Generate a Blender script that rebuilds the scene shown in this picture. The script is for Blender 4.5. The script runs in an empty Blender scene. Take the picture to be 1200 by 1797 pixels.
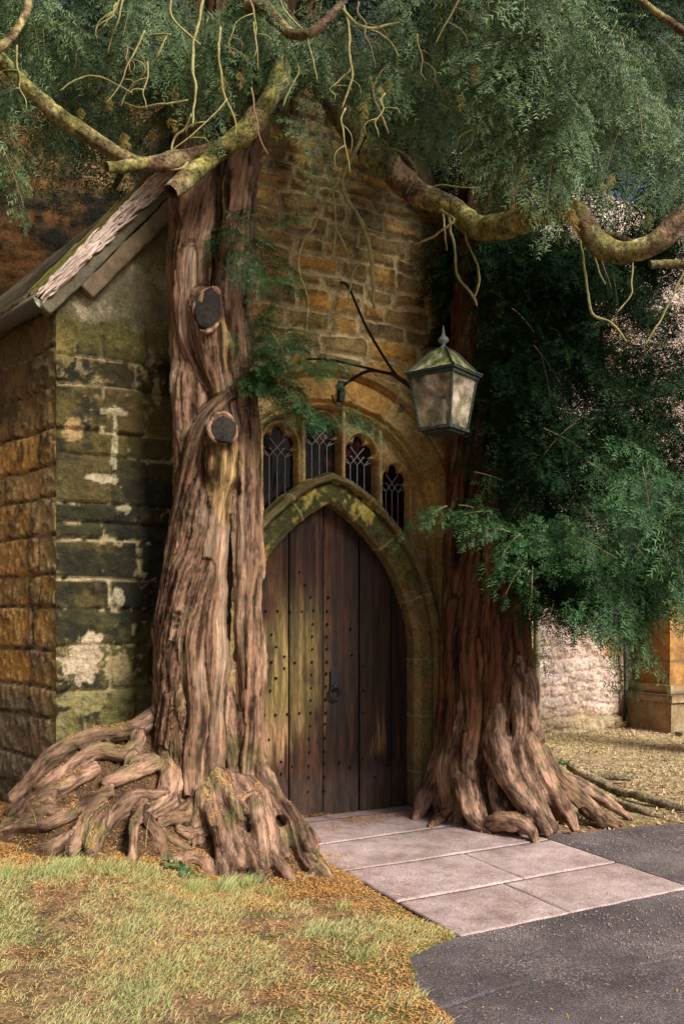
import bpy, math, random
import numpy as np
from mathutils import Vector, Matrix
from mathutils.bvhtree import BVHTree
R = math.radians
rng = np.random.default_rng(7)
random.seed(7)
scn = bpy.context.scene
col = scn.collection

# ------------------------------------------------------------------ camera, sky, sun, exposure
FP, HY, CX, EYE = 1550.0, 1070.0, 600.0, 1.6      # focal length in photo pixels, horizon row, centre column, eye height
cd = bpy.data.cameras.new('camera'); cam = bpy.data.objects.new('camera', cd); col.objects.link(cam)
cam.location = (0, 0, EYE); cam.rotation_euler = (R(90), 0, 0)
cd.sensor_fit = 'VERTICAL'; cd.sensor_height = 36.0; cd.lens = FP / 1797 * 36.0
cd.shift_y = (HY - 898.5) / 1797; cd.clip_end = 500; cd.clip_start = .05
scn.camera = cam
SUN_AZ, SUN_EL = 134.0, 38.0       # compass: azimuth from +Y clockwise
w = bpy.data.worlds.new('World'); scn.world = w; w.use_nodes = True
nt = w.node_tree; bg = nt.nodes['Background']
sky = nt.nodes.new('ShaderNodeTexSky'); sky.sky_type = 'NISHITA'; sky.sun_disc = False
sky.sun_elevation = R(SUN_EL); sky.sun_rotation = R(SUN_AZ); sky.air_density = 1.0; sky.dust_density = 4.0; sky.ozone_density = 1.0
hs = nt.nodes.new('ShaderNodeHueSaturation'); hs.inputs['Saturation'].default_value = .45; nt.links.new(sky.outputs[0], hs.inputs['Color']); nt.links.new(hs.outputs[0], bg.inputs[0]); bg.inputs[1].default_value = 0.052
sd = bpy.data.lights.new('sun', 'SUN'); sd.energy = 4.8; sd.angle = R(22); sd.color = (1, .95, .88)
so = bpy.data.objects.new('sun', sd); col.objects.link(so)
_d = Vector((math.sin(R(SUN_AZ)) * math.cos(R(SUN_EL)), math.cos(R(SUN_AZ)) * math.cos(R(SUN_EL)), math.sin(R(SUN_EL))))
so.rotation_euler = _d.to_track_quat('Z', 'Y').to_euler(); so.location = (5, -6, 12)
scn.view_settings.view_transform = 'Standard'; scn.view_settings.look = 'None'
scn.view_settings.exposure = 0.74; scn.view_settings.gamma = 1
scn.cycles.max_bounces = 6; scn.cycles.transparent_max_bounces = 6; scn.cycles.use_adaptive_sampling = True; scn.cycles.adaptive_threshold = .008; scn.cycles.use_denoising = True; scn.cycles.denoiser = 'OPENIMAGEDENOISE'; scn.cycles.denoising_input_passes = 'RGB_ALBEDO_NORMAL'; scn.cycles.denoising_prefilter = 'ACCURATE'; scn.cycles.sample_clamp_indirect = 3

# ------------------------------------------------------------------ frames of reference
TH = R(28)
U = np.array([math.cos(TH), math.sin(TH)]); N = np.array([math.sin(TH), -math.cos(TH)])
O = np.array([-.30, 6.85]) + N * .28
def W(px, py, D): return np.array([(px - CX) / FP * D, D, EYE + (HY - py) / FP * D])
def Wz(px, py, z): return W(px, py, (EYE - z) * FP / (py - HY))
def F(s, d, z):                                   # porch frame: along the front, out of the wall, up
    s, d, z = np.broadcast_arrays(np.asarray(s, float), np.asarray(d, float), np.asarray(z, float))
    return np.stack([O[0] + U[0] * s + N[0] * d, O[1] + U[1] * s + N[1] * d, z], -1)
def unF(px, py, d=0):
    o = O + N * d; k = (px - CX) / FP
    s = (k * o[1] - o[0]) / (U[0] - k * U[1]); D = o[1] + U[1] * s
    return s, EYE + (HY - py) * D / FP

# ------------------------------------------------------------------ noise
def _h(i, j, k, seed):
    h = (i * 374761393 + j * 668265263 + k * 2147483647 + seed * 974634777) & 0xffffffff
    h = ((h ^ (h >> 13)) * 1274126177) & 0xffffffff
    h = ((h ^ (h >> 16)) * 2246822519) & 0xffffffff
    return ((h ^ (h >> 15)) & 0xffffff) / float(0xffffff)
def vn(P, seed=0):
    P = np.asarray(P, float); I = np.floor(P).astype(np.int64); f = P - I; f = f * f * f * (f * (f * 6 - 15) + 10)
    r = 0
    for a in (0, 1):
        wx = f[..., 0] if a else 1 - f[..., 0]
        for b in (0, 1):
            wy = f[..., 1] if b else 1 - f[..., 1]
            for c in (0, 1):
                wz = f[..., 2] if c else 1 - f[..., 2]
                r = r + wx * wy * wz * _h(I[..., 0] + a, I[..., 1] + b, I[..., 2] + c, seed)
    return r * 2 - 1
def fbm(P, scale=1, octs=4, seed=0, rough=.5):
    P = np.asarray(P, float) * scale; t = 0; a = 1; s = 0
    for o in range(octs):
        t = t + a * vn(P, seed + o * 17); s += a; a *= rough; P = P * 2.03 + 5.3
    return t / s * 1.4
def ridged(P, scale=1, octs=3, seed=0):
    P = np.asarray(P, float) * scale; t = 0; a = 1; s = 0
    for o in range(octs):
        t = t + a * (1 - np.abs(vn(P, seed + o * 13)) * 2.2); s += a; a *= .55; P = P * 2.1 + 3.1
    return t / s
def ss(a, b, x): t = np.clip((x - a) / (b - a), 0, 1); return t * t * (3 - 2 * t)
def mix(a, b, t):
    t = np.asarray(t)[..., None]; return np.asarray(a) * (1 - t) + np.asarray(b) * t

# ------------------------------------------------------------------ objects
def mesh(name, V, Fa, mat=None, parent=None, smooth=True, attrs=None, cols=None):
    V = np.asarray(V, np.float32).reshape(-1, 3); Fa = np.asarray(Fa, np.int32)
    me = bpy.data.meshes.new(name)
    me.vertices.add(len(V)); me.vertices.foreach_set('co', V.ravel())
    k = Fa.shape[1]; me.loops.add(Fa.size); me.loops.foreach_set('vertex_index', Fa.ravel())
    me.polygons.add(len(Fa)); me.polygons.foreach_set('loop_start', np.arange(0, Fa.size, k, dtype=np.int32))
    me.polygons.foreach_set('use_smooth', np.full(len(Fa), smooth))
    me.update(calc_edges=True)
    for n, a in (attrs or {}).items():
        a = np.asarray(a, np.float32)
        if a.ndim == 1: me.attributes.new(n, 'FLOAT', 'POINT').data.foreach_set('value', a)
        else: me.attributes.new(n, 'FLOAT_VECTOR', 'POINT').data.foreach_set('vector', a.ravel())
    if cols is not None:
        c = np.ones((len(V), 4), np.float32); c[:, :3] = cols
        me.color_attributes.new('Col', 'FLOAT_COLOR', 'POINT').data.foreach_set('color', c.ravel())
    if mat: me.materials.append(mat)
    o = bpy.data.objects.new(name, me); col.objects.link(o)
    if parent: o.parent = parent; o.matrix_parent_inverse = pm_inv(parent)
    return o
def pm_inv(p):
    m = Matrix.Identity(4); q = p; chain = []
    while q: chain.append(q); q = q.parent
    m = Matrix.Identity(4)
    for q in reversed(chain): m = m @ q.matrix_parent_inverse @ Matrix.Translation(q.location)
    return m.inverted()
def tag(o, label=None, cat=None, group=None, kind=None):
    for k, v in (('label', label), ('category', cat), ('group', group), ('kind', kind)):
        if v: o[k] = v
    return o
def thing(name, loc, label, cat, group=None):
    o = bpy.data.objects.new(name, None); o.location = loc; o.empty_display_size = .2; col.objects.link(o)
    return tag(o, label, cat, group)
class MB:
    def __init__(s): s.V = []; s.Q = []; s.n = 0
    def add(s, V, Q):
        V = np.asarray(V, float).reshape(-1, 3); Q = np.asarray(Q)
        if Q.shape[1] == 3: Q = np.concatenate([Q, Q[:, 2:3]], 1)
        s.V.append(V); s.Q.append(Q + s.n); s.n += len(V)
    def box8(s, P):
        s.add(P, [[0, 3, 2, 1], [4, 5, 6, 7], [0, 1, 5, 4], [1, 2, 6, 5], [2, 3, 7, 6], [3, 0, 4, 7]])
    def build(s, name, mat, parent=None, smooth=False):
        V = np.concatenate(s.V); Q = np.concatenate(s.Q)
        me = bpy.data.meshes.new(name)
        me.from_pydata(V.tolist(), [], [list(dict.fromkeys(q)) for q in Q.tolist()])
        me.polygons.foreach_set('use_smooth', np.full(len(me.polygons), smooth)); me.update()
        if mat: me.materials.append(mat)
        o = bpy.data.objects.new(name, me); col.objects.link(o)
        if parent: o.parent = parent; o.matrix_parent_inverse = pm_inv(parent)
        return o
def cr(P, step):                                   # Catmull-Rom resample of (n,k) rows, spacing from first three columns
    P = np.asarray(P, float); Q = np.concatenate([[2 * P[0] - P[1]], P, [2 * P[-1] - P[-2]]]); out = []
    for i in range(1, len(Q) - 2):
        a, b, c, d = Q[i - 1:i + 3]; n = max(1, int(np.linalg.norm(c[:3] - b[:3]) / step))
        t = (np.arange(n) / n)[:, None]
        out.append(.5 * ((2 * b) + (-a + c) * t + (2 * a - 5 * b + 4 * c - d) * t ** 2 + (-a + 3 * b - 3 * c + d) * t ** 3))
    return np.concatenate(out + [P[-1:]])
def frames(C):
    T = np.gradient(C, axis=0); T /= np.linalg.norm(T, axis=1)[:, None] + 1e-9
    e = np.cross(T[0], [0.3, 1, .1]); e /= np.linalg.norm(e); E1 = [e]
    for i in range(1, len(C)):
        e = E1[-1] - T[i] * (E1[-1] @ T[i]); e /= np.linalg.norm(e) + 1e-9; E1.append(e)
    E1 = np.array(E1); return T, E1, np.cross(T, E1)
def tube(C, r, seg=10, lump=0, seed=0, cap=True):
    C = np.asarray(C, float); n = len(C); r = np.broadcast_to(r, (n,)); T, E1, E2 = frames(C)
    th = np.linspace(0, 2 * np.pi, seg, endpoint=False)
    dirs = E1[:, None] * np.cos(th)[None, :, None] + E2[:, None] * np.sin(th)[None, :, None]
    rr = r[:, None] * np.ones((n, seg))
    if lump: rr = rr * (1 + lump * fbm(C[:, None] + dirs * r[:, None, None], 1 / max(r.mean(), .01) * .7, 3, seed))
    V = C[:, None] + dirs * rr[..., None]
    V = V.reshape(-1, 3); i = np.arange(n - 1)[:, None] * seg; j = np.arange(seg)[None]; j2 = (j + 1) % seg
    Q = np.stack([i + j, i + j2, i + seg + j2, i + seg + j], -1).reshape(-1, 4)
    if cap:
        V = np.concatenate([V, C[:1] - T[:1] * r[0] * .12, C[-1:] + T[-1:] * r[-1] * .12]); a, b = n * seg, n * seg + 1
        jj = np.arange(seg); k2 = (jj + 1) % seg
        Q = np.concatenate([Q, np.stack([np.full(seg, a), k2, jj, jj], -1), np.stack([np.full(seg, b), (n - 1) * seg + jj, (n - 1) * seg + k2, (n - 1) * seg + k2], -1)])
    return V, Q
def grid_quads(ny, nx, keep=None):
    i = np.arange(ny - 1)[:, None] * nx; j = np.arange(nx - 1)[None]
    Q = np.stack([i + j, i + j + 1, i + nx + j + 1, i + nx + j], -1).reshape(-1, 4)
    if keep is not None:
        k = keep.ravel(); Q = Q[k[Q].all(1)]
    return Q
def compact(V, Q, arrs):
    u, inv = np.unique(Q, return_inverse=True); return V[u], inv.reshape(Q.shape), [a[u] for a in arrs]

# ------------------------------------------------------------------ materials
def nm(name):
    m = bpy.data.materials.new(name); m.use_nodes = True; t = m.node_tree
    return m, t, t.nodes['Principled BSDF']
def nd(t, typ, **kw):
    n = t.nodes.new(typ)
    for k, v in kw.items():
        if k in n.inputs: n.inputs[k].default_value = v
        else: setattr(n, k, v)
    return n
def coords(t, attr=None, scale=(1, 1, 1)):
    if attr: a = nd(t, 'ShaderNodeAttribute', attribute_name=attr); src = a.outputs['Vector']
    else: src = nd(t, 'ShaderNodeNewGeometry').outputs['Position']
    m = nd(t, 'ShaderNodeMapping'); m.inputs['Scale'].default_value = scale; t.links.new(src, m.inputs[0]); return m.outputs[0]
def noise(t, vec, scale, detail=4, rough=.6):
    n = nd(t, 'ShaderNodeTexNoise', Scale=scale, Detail=detail, Roughness=rough); t.links.new(vec, n.inputs['Vector']); return n.outputs[0]
def ramp(t, fac, stops):
    r = nd(t, 'ShaderNodeValToRGB'); e = r.color_ramp.elements
    while len(e) < len(stops): e.new(.5)
    for el, (p, c) in zip(e, stops): el.position = p; el.color = (*c, 1) if len(c) == 3 else c
    t.links.new(fac, r.inputs[0]); return r.outputs[0]
def mixc(t, a, b, fac, mode='MIX'):
    m = nd(t, 'ShaderNodeMix', data_type='RGBA', blend_type=mode)
    for s, v in ((m.inputs['Factor'], fac), (m.inputs['A'], a), (m.inputs['B'], b)):
        if hasattr(v, 'is_linked') or hasattr(v, 'links'): t.links.new(v, s)
        elif isinstance(v, (int, float)): s.default_value = v
        else: s.default_value = (*v, 1)
    # Mix node exposes several A/B sockets; use the colour ones
    return m
def mixrgb(t, a, b, fac, mode='MIX'):
    m = t.nodes.new('ShaderNodeMixRGB'); m.blend_type = mode
    for s, v in ((m.inputs[0], fac), (m.inputs[1], a), (m.inputs[2], b)):
        if isinstance(v, bpy.types.NodeSocket): t.links.new(v, s)
        elif isinstance(v, (int, float)): s.default_value = v
        else: s.default_value = (*v, 1)
    return m.outputs[0]
def bump(t, b, h, strength, dist, prev=None):
    n = nd(t, 'ShaderNodeBump', Strength=strength, Distance=dist); t.links.new(h, n.inputs['Height'])
    if prev: t.links.new(prev, n.inputs['Normal'])
    t.links.new(n.outputs[0], b.inputs['Normal']); return n.outputs[0]
def vcol_mat(name, rough=.85, nscale=40, namp=.35, bscale=60, bdist=.004, attr=None, stretch=(1, 1, 1), spec=.3):
    """colour from the mesh's own Col attribute, broken up by fine noise"""
    m, t, b = nm(name); v = coords(t, attr, stretch); c = nd(t, 'ShaderNodeAttribute', attribute_name='Col').outputs['Color']
    n1 = noise(t, v, nscale, 6, .7); n2 = noise(t, v, nscale * .23, 4, .6)
    k1 = ramp(t, n1, [(.36, (max(.12, 1 - namp * 1.5),) * 3), (.5, (1,) * 3), (.66, (1 + namp * 1.25,) * 3)]); k2 = ramp(t, n2, [(.36, (1 - namp * .8,) * 3), (.64, (1 + namp * .7,) * 3)])
    x = mixrgb(t, c, k1, 1, 'MULTIPLY'); x = mixrgb(t, x, k2, 1, 'MULTIPLY')
    t.links.new(x, b.inputs['Base Color']); b.inputs['Roughness'].default_value = rough; b.inputs['Specular IOR Level'].default_value = spec
    p = bump(t, b, noise(t, v, bscale, 5, .7), 1.0, bdist * 1.6); return m
M = {}
M['stone'] = vcol_mat('rough_stone', nscale=60, namp=.26, bscale=70, bdist=.012)
M['stone_pale'] = vcol_mat('pale_rubble', nscale=30, namp=.3, bscale=25, bdist=.03)
M['arch'] = vcol_mat('carved_stone', nscale=45, namp=.28, bscale=80, bdist=.006)
M['wood_door'] = vcol_mat('old_door_oak', rough=.6, nscale=14, namp=.4, bscale=30, bdist=.003, stretch=(9, 9, .8))
M['bark'] = vcol_mat('yew_bark', rough=.85, nscale=56, namp=.44, bscale=62, bdist=.015, attr='flow', stretch=(1, 1, .055), spec=.2)
M['rootbark'] = vcol_mat('root_bark', rough=.8, nscale=46, namp=.5, bscale=52, bdist=.013, attr='flow', stretch=(1, 1, .18), spec=.25)
M['ground'] = vcol_mat('bare_earth', nscale=60, namp=.5, bscale=80, bdist=.015)
M['moss_limb'] = vcol_mat('mossy_limb', nscale=38, namp=.55, bscale=45, bdist=.016)
def simple(name, c, rough=.6, metal=0, nscale=20, amp=.3, bd=.002, spec=.4):
    m, t, b = nm(name); v = coords(t); n1 = noise(t, v, nscale, 6, .7)
    k = ramp(t, n1, [(.25, tuple(x * (1 - amp) for x in c)), (.75, tuple(x * (1 + amp) for x in c))])
    t.links.new(k, b.inputs['Base Color']); b.inputs['Roughness'].default_value = rough; b.inputs['Metallic'].default_value = metal
    b.inputs['Specular IOR Level'].default_value = spec; bump(t, b, n1, .5, bd); return m
M['iron'] = simple('black_iron', (.012, .012, .012), .55, .3)
M['stud'] = simple('iron_stud', (.02, .018, .017), .45, .6)
M['lead'] = simple('lead_came', (.22, .22, .21), .55, .2)
M['pipe'] = simple('painted_pipe', (.22, .19, .10), .5)
M['twig'] = simple('pale_twig', (.27, .235, .09), .85, nscale=45, amp=.6, bd=.004)
M['twig_brown'] = simple('brown_twig', (.20, .13, .06), .8, nscale=60)
M['cut'] = simple('sealed_cut_wood', (.024, .020, .017), .9, nscale=40, amp=.75, spec=.1, bd=.01)
M['gutter'] = simple('gutter_iron', (.09, .08, .065), .6)
M['gutter_end'] = simple('pale_gutter_end', (.42, .40, .33), .7)
M['coping'] = simple('coping_stone', (.17, .12, .07), .9, nscale=18, amp=.55, bd=.01)
M['slate'] = simple('roof_slate_moss', (.13, .11, .07), .9, nscale=55, amp=.6, bd=.012)
def lantern_metal():
    m, t, b = nm('verdigris_metal'); v = coords(t); n1 = noise(t, v, 35, 6, .7)
    k = ramp(t, n1, [(.35, (.012, .014, .012)), (.6, (.05, .065, .05)), (.75, (.14, .17, .13))])
    t.links.new(k, b.inputs['Base Color']); b.inputs['Roughness'].default_value = .5; b.inputs['Metallic'].default_value = .2; bump(t, b, n1, .5, .002); return m
M['lmetal'] = lantern_metal()
def lroof():
    m, t, b = nm('lichened_roof_metal'); v = coords(t, None, (1, 1, .5)); n1 = noise(t, v, 22, 6, .7)
    k = ramp(t, n1, [(.3, (.03, .035, .02)), (.45, (.10, .11, .03)), (.55, (.22, .22, .05)), (.62, (.45, .42, .36)), (.75, (.18, .19, .05))])
    t.links.new(k, b.inputs['Base Color']); b.inputs['Roughness'].default_value = .8; bump(t, b, n1, .6, .004); return m
M['lroof'] = lroof()
def lglass():
    m, t, b = nm('dirty_lantern_glass'); v = coords(t); n1 = noise(t, v, 7, 6, .65); n2 = noise(t, v, 60, 4, .7)
    k = ramp(t, n1, [(.36, (.13, .13, .08)), (.5, (.44, .36, .22)), (.62, (.86, .68, .54))])
    t.links.new(k, b.inputs['Base Color']); b.inputs['Roughness'].default_value = .16; b.inputs['Specular IOR Level'].default_value = .8
    bump(t, b, n2, .1, .002)
    tr = nd(t, 'ShaderNodeBsdfTransparent'); mx = nd(t, 'ShaderNodeMixShader'); f = ramp(t, n1, [(.3, (.22,) * 3), (.75, (.72,) * 3)])
    t.links.new(f, mx.inputs[0]); t.links.new(tr.outputs[0], mx.inputs[1]); t.links.new(b.outputs[0], mx.inputs[2])
    t.links.new(mx.outputs[0], t.nodes['Material Output'].inputs[0]); return m
M['lglass'] = lglass()
def wglass():
    m, t, b = nm('old_window_glass'); v = coords(t, None, (1, 1, .7)); n1 = noise(t, v, 9, 2, .5)
    k = ramp(t, n1, [(.45, (.004, .004, .005)), (.60, (.02, .006, .006)), (.72, (.07, .02, .024))])
    t.links.new(k, b.inputs['Base Color']); b.inputs['Roughness'].default_value = .15; b.inputs['Specular IOR Level'].default_value = .12; bump(t, b, noise(t, v, 14, 2), .3, .01); return m
M['wglass'] = wglass()
def leafmat(name, dark, light, tip, rough=.42, trans=.25, spec=.14):
    m, t, b = nm(name); rnd = nd(t, 'ShaderNodeAttribute', attribute_name='rnd').outputs['Fac']; tp = nd(t, 'ShaderNodeAttribute', attribute_name='tip').outputs['Fac']
    c = mixrgb(t, dark, light, rnd); tpf = nd(t, 'ShaderNodeMath', operation='MULTIPLY'); t.links.new(tp, tpf.inputs[0]); tpf.inputs[1].default_value = .7
    c = mixrgb(t, c, tip, tpf.outputs[0]); t.links.new(c, b.inputs['Base Color'])
    b.inputs['Roughness'].default_value = rough; b.inputs['Specular IOR Level'].default_value = spec
    tl = nd(t, 'ShaderNodeBsdfTranslucent'); t.links.new(c, tl.inputs[0]); mx = nd(t, 'ShaderNodeMixShader'); mx.inputs[0].default_value = trans
    t.links.new(b.outputs[0], mx.inputs[1]); t.links.new(tl.outputs[0], mx.inputs[2]); t.links.new(mx.outputs[0], t.nodes['Material Output'].inputs[0]); return m
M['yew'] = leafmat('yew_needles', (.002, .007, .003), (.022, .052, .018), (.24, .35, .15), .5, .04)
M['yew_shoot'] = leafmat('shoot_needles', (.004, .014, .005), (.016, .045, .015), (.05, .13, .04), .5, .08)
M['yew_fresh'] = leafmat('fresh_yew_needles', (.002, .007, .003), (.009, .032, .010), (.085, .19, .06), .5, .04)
M['yew_dark'] = leafmat('shaded_yew_needles', (.003, .009, .004), (.010, .027, .010), (.028, .068, .022), .65, .04, .05)  # darker copy of the needles, shade of the inner crown put into the colour
M['yew_brown'] = leafmat('dying_yew_needles', (.22, .13, .03), (.36, .24, .05), (.40, .30, .08))
M['grass'] = leafmat('grass_blades', (.10, .24, .04), (.62, .48, .23), (.66, .57, .30), .6, .2)
M['litter'] = leafmat('fallen_needle_litter', (.26, .10, .025), (.62, .34, .10), (.6, .34, .12), .7, .1)
M['ivy'] = leafmat('ivy_leaves', (.04, .09, .035), (.09, .16, .06), (.12, .2, .08), .4, .15)
def asphalt():
    m, t, b = nm('worn_asphalt'); v = coords(t); n1 = noise(t, v, 1.3, 5, .6); n2 = noise(t, v, 160, 3, .7); vo = nd(t, 'ShaderNodeTexVoronoi', Scale=75.0); t.links.new(v, vo.inputs['Vector'])
    base = ramp(t, n1, [(.36, (.045, .035, .036)), (.52, (.085, .068, .070)), (.66, (.14, .115, .11))])
    sp = ramp(t, n2, [(.40, (.35,) * 3), (.55, (1.1,) * 3), (.68, (2.8, 2.4, 2.1))]); c = mixrgb(t, base, sp, 1, 'MULTIPLY')
    chip = nd(t, 'ShaderNodeTexVoronoi', Scale=55.0); t.links.new(v, chip.inputs['Vector'])
    msk = noise(t, v, 1.1, 4, .6); mk = ramp(t, msk, [(.50, (0,) * 3), (.60, (1,) * 3)]); cr_ = ramp(t, chip.outputs['Distance'], [(.28, (1,) * 3), (.40, (0,) * 3)])
    f = mixrgb(t, mk, cr_, 1, 'MULTIPLY'); c = mixrgb(t, c, (.22, .17, .16), f)
    # a worn seam where the surface was patched
    t.links.new(c, b.inputs['Base Color']); b.inputs['Roughness'].default_value = .72
    p = bump(t, b, n2, .6, .006); p = bump(t, b, cr_, .25, .006, p); bump(t, b, n1, .8, .03, p); return m
M['asphalt'] = asphalt()
def flag():
    m, t, b = nm('worn_flagstone'); v = coords(t); n1 = noise(t, v, 2.2, 6, .65); n2 = noise(t, v, 90, 4, .7); n3 = noise(t, v, 11, 5, .7)
    c = ramp(t, n1, [(.34, (.24, .165, .15)), (.5, (.36, .265, .25)), (.66, (.45, .345, .33))])
    c = mixrgb(t, c, ramp(t, n3, [(.36, (.78, .76, .75)), (.5, (1, 1, 1)), (.66, (1.12, 1.1, 1.1))]), 1, 'MULTIPLY')
    c = mixrgb(t, c, ramp(t, n2, [(.38, (.65,) * 3), (.62, (1.25,) * 3)]), 1, 'MULTIPLY')
    g = nd(t, 'ShaderNodeNewGeometry'); t.links.new(c, b.inputs['Base Color']); b.inputs['Roughness'].default_value = .6
    p = bump(t, b, n3, .3, .008); bump(t, b, n2, .4, .002, p); return m
M['flag'] = flag()

# ------------------------------------------------------------------ stone wall sheets
def layout(z0, z1, smin, smax, hrange, lrange, rg):
    zs = [z0]
    while zs[-1] < z1: zs.append(zs[-1] + rg.uniform(*hrange))
    rows = []
    for k in range(len(zs) - 1):
        h = zs[k + 1] - zs[k]; xs = [smin - rg.uniform(0, lrange[1])]
        while xs[-1] < smax: xs.append(xs[-1] + rg.uniform(*lrange) * (.8 + h / hrange[1] * .4))
        rows.append(np.array(xs))
    return np.array(zs), rows
def blocks(S, Z, lay, warp=.012, seed=0, wf=3.0):
    zs, rows = lay; P = np.stack([S, Z, np.full_like(S, seed * .37)], -1)
    z = Z + fbm(P, wf, 3, seed) * warp; s = S + fbm(P, wf * 1.3, 3, seed + 5) * warp
    r = np.clip(np.searchsorted(zs, z) - 1, 0, len(rows) - 1)
    dz = np.minimum(z - zs[r], zs[r + 1] - z); ds = np.zeros_like(dz); b = np.zeros_like(r)
    for k, xs in enumerate(rows):
        m = r == k
        if not m.any(): continue
        i = np.clip(np.searchsorted(xs, s[m]) - 1, 0, len(xs) - 2); b[m] = i; ds[m] = np.minimum(s[m] - xs[i], xs[i + 1] - s[m])
    e = .03; d = np.minimum(dz, ds); rr = np.where((dz < e) & (ds < e), e - np.sqrt((e - dz) ** 2 + (e - ds) ** 2), d)
    idn = _h(r.astype(np.int64), b.astype(np.int64), np.int64(seed), 3); id2 = _h(r.astype(np.int64), b.astype(np.int64), np.int64(seed + 9), 4)
    return rr, idn, id2
def pal(idn, cs):
    cs = np.array(cs); k = idn * (len(cs) - 1); i = np.clip(k.astype(int), 0, len(cs) - 2); return mix(cs[i], cs[i + 1], k - i)

# ================================================================== THE PORCH
porch = thing('church_porch', tuple(F(.12, 0, 0)), 'old stone gabled porch with an arched oak door between two yew trunks', 'porch')
ACX, HWD, ZSP, RD = .12, .76, 1.20, 1.343          # door arch
RO, ZO = .92, 2.22                                # outer arch
def door_path(off=0, step=.03):
    a = ACX + HWD - RD; r = RD + off; top = math.acos(min(1, (ACX - a) / r)); n = 26
    t = np.linspace(0, top, n); Rr = np.stack([a + r * np.cos(t), ZSP + r * np.sin(t)], -1)
    down = np.stack([np.full(30, a + r), np.linspace(-.05, ZSP, 30, endpoint=False)], -1)
    Rr = np.concatenate([down, Rr]); L = Rr[::-1][1:].copy(); L[:, 0] = 2 * ACX - L[:, 0]; return np.concatenate([Rr, L])
def door_dist(S, Z):                              # signed distance: negative inside the opening
    x = np.abs(S - ACX); a = HWD - RD
    arc = np.hypot(x - a, Z - ZSP) - RD; return np.where(Z > ZSP, arc, x - HWD)
def outer_dist(S, Z):
    x = np.abs(S - ACX); return np.where(Z > ZO, np.hypot(x, Z - ZO) - RO, x - RO)
SL, SR, ZE, PITCH = -1.90, 2.03, 3.62, 1.19       # front corners, eaves height, gable slope
def gable_z(S): return ZE + (np.minimum(S - SL, SR - S)) * PITCH

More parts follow.
